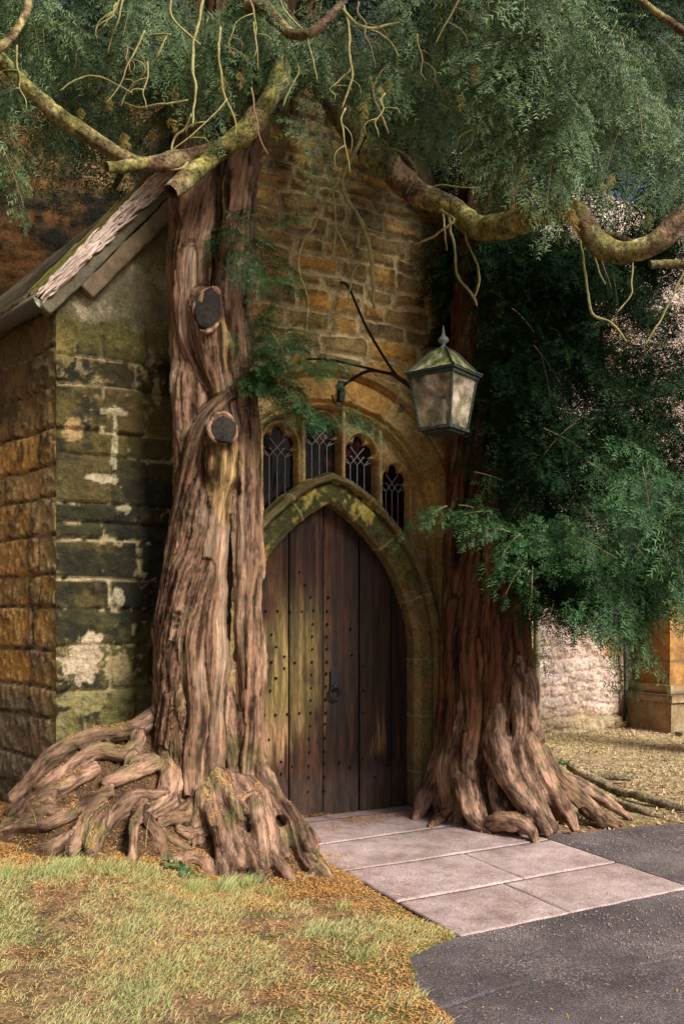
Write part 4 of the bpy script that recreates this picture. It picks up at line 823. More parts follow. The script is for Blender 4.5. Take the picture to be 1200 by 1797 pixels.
# twigs traced one by one
TW = [('left', 'p', [(357,-10,4.9,4),(352,30,4.9,4.2),(342,70,4.9,4.3),(338,120,4.9,4.4),(344,150,4.9,4),(340,190,4.9,3.5),(338,222,4.9,2.5)]),
      ('left', 'p', [(338,200,4.95,3),(325,225,4.98,3.4),(305,245,5.0,3.2),(302,268,5.0,2.5)]),
      ('left', 'p', [(388,48,4.95,4),(383,85,4.95,4.2),(388,125,4.97,4.2),(393,165,5.0,4),(403,190,5.02,3.6),(412,212,5.05,3),(414,238,5.05,2)]),
      ('left', 'p', [(300,-5,4.9,3),(302,30,4.9,3),(322,52,4.9,3.2),(352,78,4.9,2.5)]),
      ('left', 'p', [(300,60,5.0,3),(262,65,5.1,3.3),(238,90,5.2,3.3),(225,125,5.3,2.5)]),
      ('left', 'p', [(295,60,5.1,3),(275,100,5.1,3.2),(245,140,5.15,3.2),(222,165,5.2,2.5),(212,185,5.2,2)]),
      ('left', 'p', [(105,160,5.1,2),(150,135,5.1,2.6),(190,140,5.1,2.6),(230,162,5.1,2)]),
      ('left', 'p', [(215,178,5.3,2),(240,188,5.25,3),(290,182,5.2,3),(330,175,5.2,2.5)]),
      ('left', 'p', [(445,40,4.9,2.4),(450,80,4.9,2.4),(452,125,4.95,1.8)]),
      ('left', 'p', [(490,-5,4.9,3),(500,20,4.9,3),(530,50,4.9,2.5)]),
      ('left', 'p', [(515,95,5.0,2),(523,120,5.0,2.5),(518,140,5.0,2.2),(505,165,5.0,2),(498,188,5.0,1.5)]),
      ('left', 'p', [(538,60,4.9,2.4),(545,90,4.9,2.4),(553,120,4.9,2),(556,145,4.9,1.5)]),
      ('left', 'p', [(600,-5,4.9,3.5),(612,50,4.9,4),(612,90,4.9,4),(618,130,4.9,3.6),(610,165,4.9,3),(600,192,4.9,2.4)]),
      ('left', 'p', [(300,300,5.15,2),(320,296,5.15,4),(330,285,5.2,4)]),
      ('left', 'p', [(185,30,4.9,2.5),(200,22,4.9,2.5),(212,-5,4.9,2.5)]),
      ('left', 'p', [(190,95,5,2),(195,65,4.95,2.6),(210,30,4.9,2.6),(216,-5,4.9,2.6)]),
      ('right', 'p', [(635,215,5.7,6.5),(632,245,5.7,6.5),(618,275,5.68,7),(603,305,5.66,7.5),(600,325,5.65,6.5),(612,352,5.64,6),(632,385,5.63,6.5),(645,425,5.62,7),(652,460,5.62,6.5),(654,500,5.62,5.5),(657,540,5.62,5)]),
      ('right', 'p', [(600,320,5.66,4),(575,345,5.68,3.2),(560,375,5.7,3),(550,400,5.7,3.2),(532,425,5.7,3),(523,460,5.7,3),(530,495,5.7,3),(541,525,5.7,2.8),(539,560,5.7,2.4),(535,600,5.7,2.2),(535,640,5.7,1.8)]),
      ('right', 'p', [(597,325,5.66,3),(585,335,5.66,3),(588,370,5.66,2.8),(590,400,5.66,2.6),(605,430,5.66,2.4),(615,465,5.66,2)]),
      ('right', 'p', [(590,400,5.66,2),(586,430,5.66,2),(585,460,5.66,1.6)]),
      ('right', 'p', [(642,430,5.62,2.6),(635,455,5.62,2.6),(620,480,5.62,2.4),(614,510,5.62,2.2),(611,535,5.62,1.8)]),
      ('right', 'p', [(525,478,5.7,1.8),(560,485,5.7,1.6),(600,492,5.7,1.4)]),
      ('right', 'p', [(640,400,5.6,2),(665,408,5.6,2),(690,415,5.6,1.4)]),
      ('right', 'p', [(632,262,5.6,2.6),(660,258,5.6,3),(700,264,5.6,3.2),(722,285,5.6,3),(730,305,5.6,2.6),(720,325,5.6,2.2),(712,340,5.6,1.6)]),
      ('right', 'p', [(745,338,5.6,2),(770,325,5.6,2.6),(800,327,5.6,2.4),(845,330,5.6,2)]),
      ('right', 'p', [(770,368,5.6,3),(795,385,5.55,4.2),(790,395,5.55,4),(762,412,5.5,3.6),(735,428,5.5,2.4)]),
      ('right', 'p', [(775,365,5.7,3),(778,385,5.7,3),(785,440,5.7,1.8)]),
      ('right', 'p', [(788,378,5.6,4),(792,410,5.6,4.2),(798,440,5.6,4),(802,480,5.6,4),(818,505,5.6,3.8),(832,525,5.6,3.2),(836,538,5.6,2)]),
      ('right', 'p', [(815,408,5.6,2.6),(825,440,5.6,2.8),(838,465,5.6,3),(840,490,5.6,3),(835,515,5.6,3),(830,525,5.6,2)]),
      ('right', 'p', [(1015,400,5.4,2.6),(1022,450,5.4,3.4),(1030,510,5.4,3.8),(1038,550,5.4,4),(1068,565,5.4,3.6),(1090,590,5.4,3),(1100,600,5.4,2)]),
      ('right', 'p', [(1032,420,5.35,2.4),(1045,460,5.35,2.4),(1060,500,5.35,2)]),
      ('right', 'p', [(1112,450,5.3,2.4),(1108,490,5.3,2.6),(1105,520,5.3,2.4),(1082,548,5.3,2)]),
      ('right', 'p', [(1200,470,5.0,2),(1188,500,5.0,2.6),(1160,560,5.0,2.6),(1130,605,5.0,2)]),
      ('right', 'b', [(960,217,5.0,2),(940,235,5.0,2.6),(922,265,5.0,2.6),(905,290,5.0,2.4),(893,312,5.0,1.6)]),
      ('right', 'b', [(650,135,5.0,3),(655,170,5.0,3),(668,200,5.0,2.4),(680,235,5.0,2)]),
      ('right', 'b', [(650,160,5.0,2.6),(670,125,5.0,2.2),(700,108,5.0,2)]),
      ('right', 'b', [(760,140,5.0,2.2),(780,165,5.0,2.4),(798,166,5.0,1.8)]),
      ('right', 'b', [(1000,280,5.0,2.2),(1030,310,5.0,2.4),(1032,345,5.0,1.6)]),
      ('right', 'p', [(600,15,4.9,5),(622,40,4.9,5),(645,50,4.9,5),(675,46,4.9,4.5),(700,40,4.9,3)]),
      ('right', 'p', [(640,50,4.9,2.6),(670,62,4.9,2.4),(690,80,4.9,2),(700,100,4.9,1.5)])]
for q, (w_, m_, pts) in enumerate(TW):
    P = cr(resolve(pts), .02); P[:, :3] += np.stack([fbm(P[:, :3] + k * 7, 16, 2, q + k) for k in range(3)], -1) * .006
    mb = MB(); mb.add(*tube(P[:, :3], P[:, 3] * (1 + .25 * fbm(P[:, :3], 22, 2, q)) * .62, 7)); mb.build('twig', M['mossy_pale' if False else ('twig' if m_ == 'p' else 'twig_brown')], left if w_ == 'left' else right, True)

rt = np.random.default_rng(77)
for q in range(26):
    px, py = rt.uniform(20, 1180), rt.uniform(-30, 190); D = rt.uniform(4.7, 5.0); L = rt.uniform(50, 150); n = 7; sway = rt.normal(0, 8, n).cumsum() * .6; drift = rt.normal(0, .35)
    pts = [(px + sway[k] + drift * L * k / n, py + L * k / n, D, np.interp(k, [0, n - 1], [2.9, 1.3])) for k in range(n)]
    P = cr(resolve(pts), .02); mb = MB(); mb.add(*tube(P[:, :3], P[:, 3] * .62, 6))
    for f in (.35, .6):
        i = int(f * len(P)); sg = rt.choice([-1, 1]); b = P[i, :3]; t = np.linspace(0, 1, 6)[:, None]; e_ = np.array([sg * rt.uniform(.04, .12), rt.normal(0, .03), -rt.uniform(.03, .14)])
        mb.add(*tube(b + e_ * t + np.array([sg * .03, 0, .015]) * np.sin(t * 3.1), np.linspace(.0034, .0015, 6), 5))
    mb.build('twig', M['twig' if rt.random() < .7 else 'twig_brown'], left if px < 600 else right, True)
# ------------------------------------------------------------------ foliage
def spray(seed, L=.30, nside=9, tw=.10, ndl=.021, step=.0085, droop=.25, nw=.0042, form='flat'):
    """one yew spray: axis +x, twiglets to both sides, needles in two ranks; returns triangles and a tip value"""
    rg = np.random.default_rng(seed); tris = []; tips = []
    def axis(p0, d0, length, dr):
        n = max(4, int(length / step)); t = np.linspace(0, 1, n)[:, None]; p = p0 + d0 * length * t + np.array([0, 0, -1]) * dr * length * t ** 2; return p
    def needles(p, tipw):
        T = np.gradient(p, axis=0); T /= np.linalg.norm(T, axis=1)[:, None] + 1e-9; side = np.cross(T, [0, 0, 1.]); side /= np.linalg.norm(side, axis=1)[:, None] + 1e-9
        n = len(p)
        for sg in (-1, 1):
            ln = ndl * (.75 + .5 * rg.random(n)) * np.interp(np.arange(n) / n, [0, .2, .85, 1], [.6, 1, 1, .6])
            d = side * sg * .82 + T * .55 + np.array([0, 0, 1]) * rg.normal(.05, .22, n)[:, None]; d /= np.linalg.norm(d, axis=1)[:, None]
            b = p + T * rg.normal(0, step * .3, n)[:, None]; a = T * nw * .5
            tri = np.stack([b - a, b + a, b + d * ln[:, None]], 1); tris.append(tri); tips.append(np.full(n, 0) + tipw * np.linspace(.1, 1, n))
    main = axis(np.zeros(3), np.array([1., 0, 0]), L, droop); needles(main[len(main) // 2:], 1)
    # woody axis as a thin blade pair
    for k in range(nside):
        f = .06 + .86 * k / nside; i = int(f * (len(main) - 1)); p0 = main[i]
        for sg in (-1, 1):
            a = R(rg.uniform(38, 62)) * sg; d = np.array([math.cos(a), math.sin(a), rg.normal(0, .12)]); ln = tw * (1.05 - .55 * f) * rg.uniform(.7, 1.25)
            if rg.random() < .12: continue
            needles(axis(p0, d, ln, droop * .9), .8)
    tr = np.concatenate(tris); tp = np.concatenate(tips); return tr, tp
LOD = {'near': [spray(s, .24, 5, .100, .027, .0140, .42, .0090) for s in range(8)],
       'mid': [spray(s + 20, .32, 6, .12, .028, .015, .30, .0085) for s in range(4)],
       'far': [spray(s + 40, .36, 5, .13, .034, .022, .30, .009) for s in range(4)]}
class Crown:
    def __init__(s): s.T = []; s.tip = []; s.rnd = []
    def add(s, lod, P, Dv, Up, Sc, rnd):
        K = len(LOD[lod]); w_ = rng.integers(0, K, len(P))
        for k in range(K):
            m = w_ == k
            if not m.any(): continue
            tr, tp = LOD[lod][k]; X = Dv[m] / np.linalg.norm(Dv[m], axis=1)[:, None]; Y = np.cross(Up[m], X); Y /= np.linalg.norm(Y, axis=1)[:, None] + 1e-9; Zz = np.cross(X, Y)
            B = np.stack([X, Y, Zz], 1) * Sc[m][:, None, None]; V = np.einsum('nvk,mkj->mnvj', tr, B).reshape(m.sum(), -1, 3) + P[m][:, None]
            s.T.append(V.reshape(-1, 3).astype(np.float32)); s.tip.append(np.tile(np.repeat(tp, 3), m.sum())); s.rnd.append(np.repeat(rnd[m], len(tr) * 3))
    def build(s, name, mat, parent):
        V = np.concatenate(s.T); return mesh(name, V, np.arange(len(V)).reshape(-1, 3), mat, parent, smooth=False, attrs={'tip': np.concatenate(s.tip), 'rnd': np.concatenate(s.rnd)})
def rn(n): return rng.normal(size=(n, 3))
TWG = MB()
def fronds(cr_, lod, P, Dv, Up, sc, twig=True):
    """each point carries a small branch: sprays set alternately in one drooping plane"""
    K = 6; n = len(P); X = Dv / np.linalg.norm(Dv, axis=1)[:, None]; Y = np.cross(Up, X); Y /= np.linalg.norm(Y, axis=1)[:, None] + 1e-9; Zz = np.cross(X, Y)
    t = np.linspace(0, 1, K)[None, :, None]; L = (.27 * sc)[:, None, None]; dr = rng.uniform(.1, .5, n)[:, None, None]
    A = P[:, None] + X[:, None] * t * L + np.array([0, 0, -1.]) * dr * L * t ** 2
    sg = np.where(np.arange(K) % 2, 1., -1.)[None, :, None]; sg = sg * (np.arange(K) < K - 1)[None, :, None]
    D2 = X[:, None] * .75 + Y[:, None] * sg * .85 + np.array([0, 0, -1.]) * dr * t * 1.2 + rng.normal(0, .13, (n, K, 3)); U2 = Zz[:, None] + rng.normal(0, .16, (n, K, 3))
    S2 = sc[:, None] * (1.15 - .3 * t[..., 0]) * rng.uniform(.65, 1.1, (n, K)); keep = (rng.random((n, K)) < .9).ravel()
    base = np.clip(.34 + .48 * rng.normal(size=n) + .5 * vn(P * 3, 5), 0, 1)[:, None]; rr = np.clip(base + rng.normal(0, .16, (n, K)), 0, 1)
    cr_.add(lod, A.reshape(-1, 3)[keep], D2.reshape(-1, 3)[keep], U2.reshape(-1, 3)[keep], S2.ravel()[keep] * .95, rr.ravel()[keep])
    if twig and lod == 'near':
        for a in A[::4]: TWG.add(*tube(a, np.linspace(.0030, .0012, K), 4, cap=False))
def clump(cr_, lod, px, py, D, rx, ry, rd, n, down=.8, out=.5, side=0., sc=1.0, flatn=False):
    if lod == 'near' and py < 340: py = py - 24
    """n sprays through an ellipsoid; rx, ry in photo pixels at depth D, rd in metres"""
    n = max(1, int(n * DENS)); u = rn(n); u /= np.linalg.norm(u, axis=1)[:, None]; u *= rng.random(n)[:, None] ** (1 / 2.4); c = W(px, py, D); k = D / FP
    P = c + u * [rx * k, rd, ry * k]
    Dv = np.stack([u[:, 0] * out + side, u[:, 1] * out - .12, -np.full(n, down)], -1) + rn(n) * .28
    Up = rn(n) * .35 + (np.array([0, 0, 1.]) if flatn else np.array([0, -1., .35]) + u * .5)
    P = P - Dv / np.linalg.norm(Dv, axis=1)[:, None] * .15; scs = sc * rng.uniform(.65, 1.2, n)
    if lod == 'near': m = rng.random(n) < np.where(vn(P * [3.6, .7, 3.6], 33) > .16, .85, .0); m[0] = True; fronds(cr_, lod, P[m], Dv[m], Up[m], scs[m])
    else: cr_.add(lod, P, Dv, Up, scs, np.clip(.42 + .38 * rng.normal(size=n) + .5 * vn(P * 3, 5), 0, 1))
def bough(cr_, lod, pts, n, spread=.12, down=.7, sc=1.0, flatn=False, along=.4, sidew=.5):
    """sprays set along a curve of (px, py, D)"""
    n = max(4, int(n * DENS)); P0 = cr(np.array([W(*p) for p in pts]), .03); P0[:, 2] += LIFT; i = rng.integers(0, len(P0), n); T = np.gradient(P0, axis=0); T /= np.linalg.norm(T, axis=1)[:, None]
    P = P0[i] + rn(n) * spread; Dv = T[i] * along + rn(n) * .3 + np.array([0, -.1, -down]); sd2 = np.cross(T[i], [0, 0, 1.]) * rng.choice([-1, 1], n)[:, None] * sidew; Dv = Dv + sd2
    Up = (np.array([0, -.25, 1.]) if flatn else np.array([0, -1., .4])) + rn(n) * .3
    m = rng.random(n) < np.where(vn(P * [3.4, .8, 3.4], 33) > CULL, .72, .04); m[:2] = True; fronds(cr_, lod, P[m], Dv[m], Up[m], (sc * rng.uniform(.6, 1.15, n))[m])

DENS = .43; LIFT = 0; CULL = -.05
cLd = Crown()
cL, cR, cRd, cB, brn = Crown(), Crown(), Crown(), Crown(), Crown()
# --- upper left: hanging curtains with gaps
for (px, py, D, rx, ry, rd, n) in [(60,40,5.2,110,70,.35,60),(30,170,4.9,60,70,.2,34),(10,260,4.7,30,90,.15,26),(60,230,5.6,80,60,.3,40),(170,80,5.6,90,90,.4,70),(150,190,5.9,90,50,.3,40),(110,110,5.2,40,60,.2,20),(250,40,5.2,60,50,.3,36),(270,130,5.8,60,70,.3,44),(210,220,5.7,60,40,.2,24),(330,80,5.4,40,60,.2,26),
                               (390,110,5.2,55,70,.2,44),(410,160,5.5,40,45,.15,24),(450,60,5.2,55,50,.3,44),(520,90,5.3,50,70,.25,50),(560,130,5.5,45,40,.2,26),(490,110,5.4,40,80,.2,30),(535,260,5.35,20,25,.1,6),(600,90,5.4,50,70,.2,40),(560,240,5.35,40,18,.1,5),(440,110,5.5,40,50,.15,20),
                               (300,180,5.7,70,50,.3,36),(100,60,6.0,150,120,.4,90),(300,60,6.4,170,110,.5,110),(500,40,6.4,140,110,.5,110),(630,130,5.5,40,50,.2,26)]:
    clump(cL, 'near' if D < 5.5 else 'mid', px, py, D, rx, ry, rd, int(n * 1.15), .9, .45)
# bulk of the crowns above and around, out of frame, and behind
for (px, py, D, rx, ry, rd, n) in [(100,-150,5.5,350,140,1.0,260),(500,-150,5.5,350,140,1.0,260),(350,-350,5.5,500,150,1.5,260),(80,100,7.2,260,180,.8,240),(380,20,7.4,240,120,.8,200),(620,10,7.0,200,120,.7,160),(-200,150,5.5,180,250,1,160),(150,260,7.6,200,80,.4,70),(700,140,6.6,80,110,.4,100)]:
    clump(cLd, 'far', px, py, D, rx, ry, rd, int(n * 1.7), .8, .5, sc=1.15)
# --- right: the big weeping mass
LIFT = .27
for pts, n in [([(700,-20,5.0),(740,30,5.0),(790,60,4.9),(830,110,4.85),(850,170,4.8)],70),([(760,-30,4.9),(840,10,4.8),(900,60,4.7),(940,130,4.7),(960,200,4.7)],95),([(860,-20,4.8),(930,30,4.7),(990,100,4.7),(1030,170,4.7),(1050,240,4.7)],95),
               ([(640,30,5.1),(690,70,5.05),(720,120,5.0),(730,160,5.0)],55),([(940,90,4.8),(1000,130,4.75),(1070,190,4.7),(1120,260,4.7),(1150,320,4.7)],90),([(1000,110,4.9),(1080,150,4.9),(1140,210,4.8),(1200,280,4.8)],80),
               ([(850,180,4.9),(880,230,4.85),(900,280,4.85)],40),([(960,220,4.8),(980,280,4.8),(990,340,4.8)],44),([(1050,260,4.8),(1070,320,4.8),(1080,370,4.8)],40),([(1130,280,4.8),(1160,340,4.8),(1180,390,4.8)],44),
               ([(720,200,5.4),(770,230,5.3),(800,270,5.3),(830,310,5.3)],48),([(800,200,5.3),(860,260,5.2),(890,310,5.2)],44),([(900,120,4.9),(890,200,4.9),(870,260,4.9)],40),([(640,70,5.3),(670,120,5.2),(690,160,5.2)],28),([(1100,90,5.2),(1170,130,5.2),(1230,190,5.1)],44),([(690,210,5.6),(700,280,5.6),(760,330,5.6)],24)]:
    bough(cR, 'near', pts, n, .07, .75, 1.0)
for (px, py, D, rx, ry, rd, n) in [(850,60,5.5,110,90,.25,110),(980,130,5.5,110,90,.25,110),(1100,230,5.5,100,80,.25,80),(780,220,6.0,70,60,.2,50),(870,270,6.0,60,40,.2,24),(1020,270,5.8,60,60,.2,34),(740,50,5.6,70,70,.2,50)]:
    clump(cR, 'near', px, py, D, rx, ry, rd, n, .9, .35)
for (px, py, D, rx, ry, rd, n) in [(850,-150,5.3,300,130,.8,240),(1150,-120,5.3,220,150,.8,200),(900,-350,5.5,500,150,1.5,260),(1330,150,5.3,120,300,.8,180),(780,120,6.6,140,150,.5,150),(960,180,6.8,160,190,.6,240),(1090,80,7.2,200,180,.8,200),(800,330,7.3,120,110,.35,110)]:
    clump(cRd, 'far', px, py, D, rx, ry, rd, int(n * 1.8), .8, .5, sc=1.15)
# unseen canopy over the path, added to shade the wall and upper trunk
for q in range(520):
    pass
n = 260; P = np.stack([rng.uniform(-4, 3.8, n), rng.uniform(2.6, 6.8, n), rng.uniform(5.6, 7.6, n)], -1)
cRd.add('far', P, rn(n) * .5 + [0, -.1, -.6], rn(n) * .4 + [0, 0, 1.], rng.uniform(1.6, 2.4, n), rng.random(n))
LIFT = 0
# --- right, middle: dark dense foliage from 430 to 1120 round the trunk
for (px, py, D, rx, ry, rd, n) in [(820,480,6.9,90,110,.3,120),(940,560,6.5,120,130,.4,190),(900,700,6.3,80,140,.35,150),(960,850,6.2,90,150,.4,190),(980,1000,6.1,90,90,.35,130),(1040,700,6.3,90,150,.3,100),(1080,880,6.2,110,110,.4,150),(1010,500,6.3,110,70,.3,90),(800,620,7.0,60,90,.2,60),(1150,560,6.3,80,100,.3,44),
                               (1150,980,6.2,80,90,.4,110),(1130,760,6.5,90,80,.3,50),(1160,430,6.0,70,70,.3,44),(1190,680,6.4,60,120,.3,60),(1190,860,6.4,60,120,.3,80),(1090,540,7.0,60,60,.3,36),(1050,640,7.0,60,60,.3,40),(1140,700,7.0,60,60,.3,36),(980,600,7.0,80,120,.3,130),(1040,460,7.0,130,60,.3,100),(1100,620,7.0,90,100,.3,36),(950,480,7.2,100,80,.3,90),(1050,800,6.9,110,90,.3,60),(1080,1040,6.6,110,60,.3,70),(900,440,6.6,90,60,.3,90),(1060,1050,6.0,120,50,.3,90)]:
    clump(cRd, 'mid', px, py, D, rx, ry, rd, int(n * 3.3), .35, .7, .15, 1.05, True)
for (px, py, D, rx, ry, n) in [(900,560,5.9,50,60,12),(850,820,6.1,40,40,8),(900,900,5.9,60,40,14),(960,640,5.8,70,60,18),(1090,520,5.8,90,70,20),(1040,600,5.7,60,60,16),(1130,640,5.6,70,60,18),(1010,780,5.7,80,60,22),(1140,800,5.6,70,60,24),(960,800,5.8,50,50,14),(860,380,5.9,40,40,9),(1060,480,5.5,40,50,9)]:
    clump(cRd, 'near', px, py, D, rx, ry, .2, n, .35, .8, .1, .95, True)
# --- the near layered sprays low on the right
CULL = -.3; LIFT = .09
cRn = Crown(); cOld = cRd; cRd = cRn
for pts, n in [([(980,1010,5.5),(900,960,5.4),(840,925,5.3),(790,905,5.25),(750,895,5.2)],46),([(1000,1000,5.5),(920,970,5.4),(860,950,5.3),(800,925,5.25)],30)]:
    bough(cRd, 'near', pts, n, .025, .25, .8, True, .8, .35)
for pts, n in [([(900,960,5.6),(960,990,5.4),(1020,1030,5.3),(1060,1080,5.2),(1085,1110,5.2)],44),([(960,930,5.6),(1040,960,5.4),(1110,1010,5.2),(1160,1060,5.1),(1185,1085,5.1)],56),([(1000,870,5.6),(1090,900,5.4),(1160,950,5.2),(1210,1010,5.1)],56),
               ([(1060,820,5.6),(1130,850,5.4),(1190,890,5.2),(1240,950,5.1)],44),([(880,1000,5.7),(930,1040,5.5),(970,1070,5.4),(1000,1100,5.3)],30),([(1040,980,5.5),(1070,1030,5.3),(1110,1080,5.2)],36),([(860,960,5.6),(900,1010,5.5),(925,1050,5.4)],16),([(1010,920,5.7),(960,950,5.5),(930,1000,5.4)],24)]:
    bough(cRd, 'near', pts, int(n * .95), .06, .30, 1.0, True, .75, .5)
# shoots from the left trunk
LIFT = 0
cRd = cOld
cS = Crown(); CULL = -.6
for pts, n in [([(420,640,5.6),(470,600,5.55),(520,570,5.5),(560,555,5.5)],12),([(420,700,5.6),(480,670,5.5),(540,655,5.45),(590,655,5.4)],16),([(430,740,5.6),(480,725,5.5),(540,718,5.4),(600,716,5.35),(625,718,5.3)],14),([(420,600,5.65),(450,560,5.6),(470,520,5.6)],10),([(430,660,5.6),(470,650,5.5),(500,690,5.5)],16),
               ([(440,640,5.6),(455,600,5.55),(500,620,5.5),(545,600,5.5)],14),([(400,480,5.6),(430,450,5.5),(460,430,5.5),(500,430,5.5)],10),([(380,420,5.6),(410,400,5.45),(440,380,5.4)],16),([(400,480,5.6),(440,480,5.5),(500,480,5.45)],9),([(380,400,5.55),(420,430,5.45),(450,470,5.45)],14)]:
    bough(cS, 'near', pts, int(n * 2.2), .05, .12, .62, True, .9, .4)
clump(cS, 'near', 465, 640, 5.6, 42, 60, .12, 120, .2, .8, .2, .62, True)
# browning sprays
for (px, py, D, rx, ry, n) in [(10,260,4.8,20,40,5),(545,282,5.3,26,14,4),(930,300,4.8,8,26,1),(650,170,4.95,20,30,4),(160,200,5.2,60,30,2),(790,190,4.75,30,30,1),(1000,395,4.7,12,14,3),(400,155,4.95,24,30,3),(210,265,5.0,14,10,3),(1140,400,5.0,24,20,3),(880,200,4.65,60,60,2),(300,200,4.95,60,40,2),(1060,340,4.65,50,40,2)]:
    u = rn(n) * .5; P = W(px, py - 20, D) + u * [rx * D / FP, .05, ry * D / FP]; brn.add('near', P, rn(n) * .2 + [0, -.1, -1.], rn(n) * .3 + [0, -1., .2], rng.uniform(.25, .42, n), rng.random(n))
cL.build('crown', M['yew'], left); cLd.build('inner_foliage', M['yew_dark'], left); cS.build('shoot', M['yew_shoot'], left); cR.build('crown', M['yew'], right); cRd.build('foliage_and_shade_canopy', M['yew_dark'], right); brn.build('browning_sprays', M['yew_brown'], right); tag(TWG.build('fine_twigs', M['twig_brown'], right), kind='stuff'); cRn.build('fresh_sprays', M['yew_fresh'], right)
# third tree beyond, upper right
back = thing('yew_tree', tuple(W(1330, 1300, 9.5) * [1, 1, 0]), 'dark tree further back, filling the top right corner behind the yews', 'tree')
mb = MB(); Pb = cr(np.array([[*(W(1330,1300,9.5) * [1,1,0]), .42], [*(W(1329,1300,9.5) * [1,1,0] + [0, 0, .5]), .30], [*W(1325,800,9.5), .24], [*W(1290,300,9.4), .18], [*W(1240,0,9.3), .12]]), .1); V, Q = tube(Pb[:, :3], Pb[:, 3], 28, .22, 3); nb_ = fbm(V * [1, 1, .12], 14, 4, 501); bo = mesh('trunk', V, Q, M['moss_limb'], back, cols=mix((.035, .018, .012), (.16, .09, .06), ss(-.3, .4, nb_))); bo.data.validate()
for (px, py, D, rx, ry, rd, n) in [(1060,60,9.0,230,180,.7,330),(1180,250,9.2,140,200,.7,240),(1320,300,9.0,160,300,.8,200),(900,250,9.4,130,190,.5,230),(1050,300,9.4,130,160,.5,180),(760,330,9.3,90,110,.3,90),(1150,430,9.5,120,60,.4,60),(1000,-60,9.0,300,100,.6,200)]:
    clump(cB, 'far', px, py, D, rx, ry, rd, n, .6, .6, sc=1.7)
cB.build('crown', M['yew_dark'], back)

# ================================================================== LANTERN
LC = F(.166, 1.38, 0)[:2]; lan = thing('wall_lantern', (LC[0], LC[1], 3.04), 'weathered four-sided glass lantern on a black iron bracket above the door', 'lantern')
ph = R(-37)
def sq(a, z, off=(0, 0)):
    c, s_ = math.cos(ph), math.sin(ph); return np.array([[LC[0] + c * x - s_ * y, LC[1] + s_ * x + c * y, z] for x, y in ((-a, -a), (a, -a), (a, a), (-a, a))])
zt, zb_ = 3.035, 2.715; at_, ab = .150, .106
Tq, Bq = sq(at_, zt), sq(ab, zb_)
mb = MB()
for i in range(4): mb.add(*tube(np.array([Tq[i], Bq[i]]), .0095, 6))
for (a, z0, z1) in ((at_ + .012, zt - .012, zt + .008), (at_ + .024, zt + .0085, zt + .022), (ab + .010, zb_ - .014, zb_ + .006), (ab - .01, zb_ - .028, zb_ - .0145)):
    A, B = sq(a, z0), sq(a, z1); Ai, Bi = sq(a - .022, z0), sq(a - .022, z1)
    for i in range(4):
        j = (i + 1) % 4; mb.box8([A[i], A[j], Ai[j], Ai[i], B[i], B[j], Bi[j], Bi[i]])
mb.build('frame', M['lmetal'], lan)
mb = MB(); mb.box8(np.concatenate([sq(ab - .012, zb_ - .027), sq(ab - .012, zb_ - .020)])); mb.build('bottom_tray', M['lmetal'], lan)
for i in range(4):
    j = (i + 1) % 4; a, b, c, d_ = Tq[i], Tq[j], Bq[j], Bq[i]; n_ = np.cross(b - a, d_ - a); n_ /= np.linalg.norm(n_); k = .003
    mb = MB(); mb.box8([a + n_ * k, b + n_ * k, c + n_ * k, d_ + n_ * k, a - n_ * 0, b - n_ * 0, c - n_ * 0, d_ - n_ * 0]); mb.build('pane', M['lglass'], lan)
# roof: slightly concave hips with a small top square
mb = MB(); prof = [(at_ + .028, .022), (at_ + .0, .036), (.105, .095), (.064, .148), (.034, .170), (.030, .178)]
rgs = []
for (a, h) in prof:
    q = sq(a, zt + h); r = []
    for i in range(4):
        for f in np.linspace(0, 1, 5)[:-1]: r.append(q[i] * (1 - f) + q[(i + 1) % 4] * f)
    rgs.append(np.array(r))
V = np.concatenate(rgs + [rgs[-1].mean(0)[None]]); k = 16
mb.add(V, [[r * k + i, r * k + (i + 1) % k, (r + 1) * k + (i + 1) % k, (r + 1) * k + i] for r in range(len(prof) - 1) for i in range(k)] + [[(len(prof) - 1) * k + i, (len(prof) - 1) * k + (i + 1) % k, len(prof) * k, len(prof) * k] for i in range(k)])
rf = mb.build('roof', M['lroof'], lan)
mb = MB()
for i in range(4):
    P_ = np.array([sq(a + .001, zt + h + .003)[i] for a, h in prof]); mb.add(*tube(P_, .006, 5))
mb.build('hip_rib', M['lmetal'], rf)
def lathe(prof, c, seg=14):
    th = np.linspace(0, 2 * np.pi, seg, endpoint=False); V = np.array([[c[0] + r * math.cos(t), c[1] + r * math.sin(t), z] for r, z in prof for t in th])
    Q = [[k * seg + i, k * seg + (i + 1) % seg, (k + 1) * seg + (i + 1) % seg, (k + 1) * seg + i] for k in range(len(prof) - 1) for i in range(seg)]; return V, Q
mb = MB(); z0 = zt + .175; mb.add(*lathe([(.034, z0), (.030, z0 + .008), (.014, z0 + .02), (.012, z0 + .034), (.030, z0 + .044), (.036, z0 + .056), (.030, z0 + .068), (.014, z0 + .084), (.009, z0 + .105), (.004, z0 + .145), (.0005, z0 + .15)], LC)); mb.build('finial', M['lead'], lan, True)
mb = MB(); mb.add(*lathe([(.018, zb_ - .02), (.018, zb_ + .05), (.012, zb_ + .055), (.016, zb_ + .10), (.024, zb_ + .14), (.016, zb_ + .18), (.001, zb_ + .19)], LC)); mb.build('burner', M['gutter_end'], lan, True)
J = W(690, 657, 5.98); e = W(733, 688, 5.62)
mb = MB(); wp = F(.166, 0, 3.27)
mb.add(*tube(cr(np.array([F(.185, .0, 4.08), F(.186, .12, 4.0), F(.18, .40, 3.62), J + [0, 0, .02], (J + e) / 2 + [0, 0, .01], e]), .04), .0105, 8))
mb.add(*tube(cr(np.array([wp + [*(N * .02), 0.0], F(.166, .15, 3.29), F(.17, .45, 3.30), J]), .05), .012, 8))
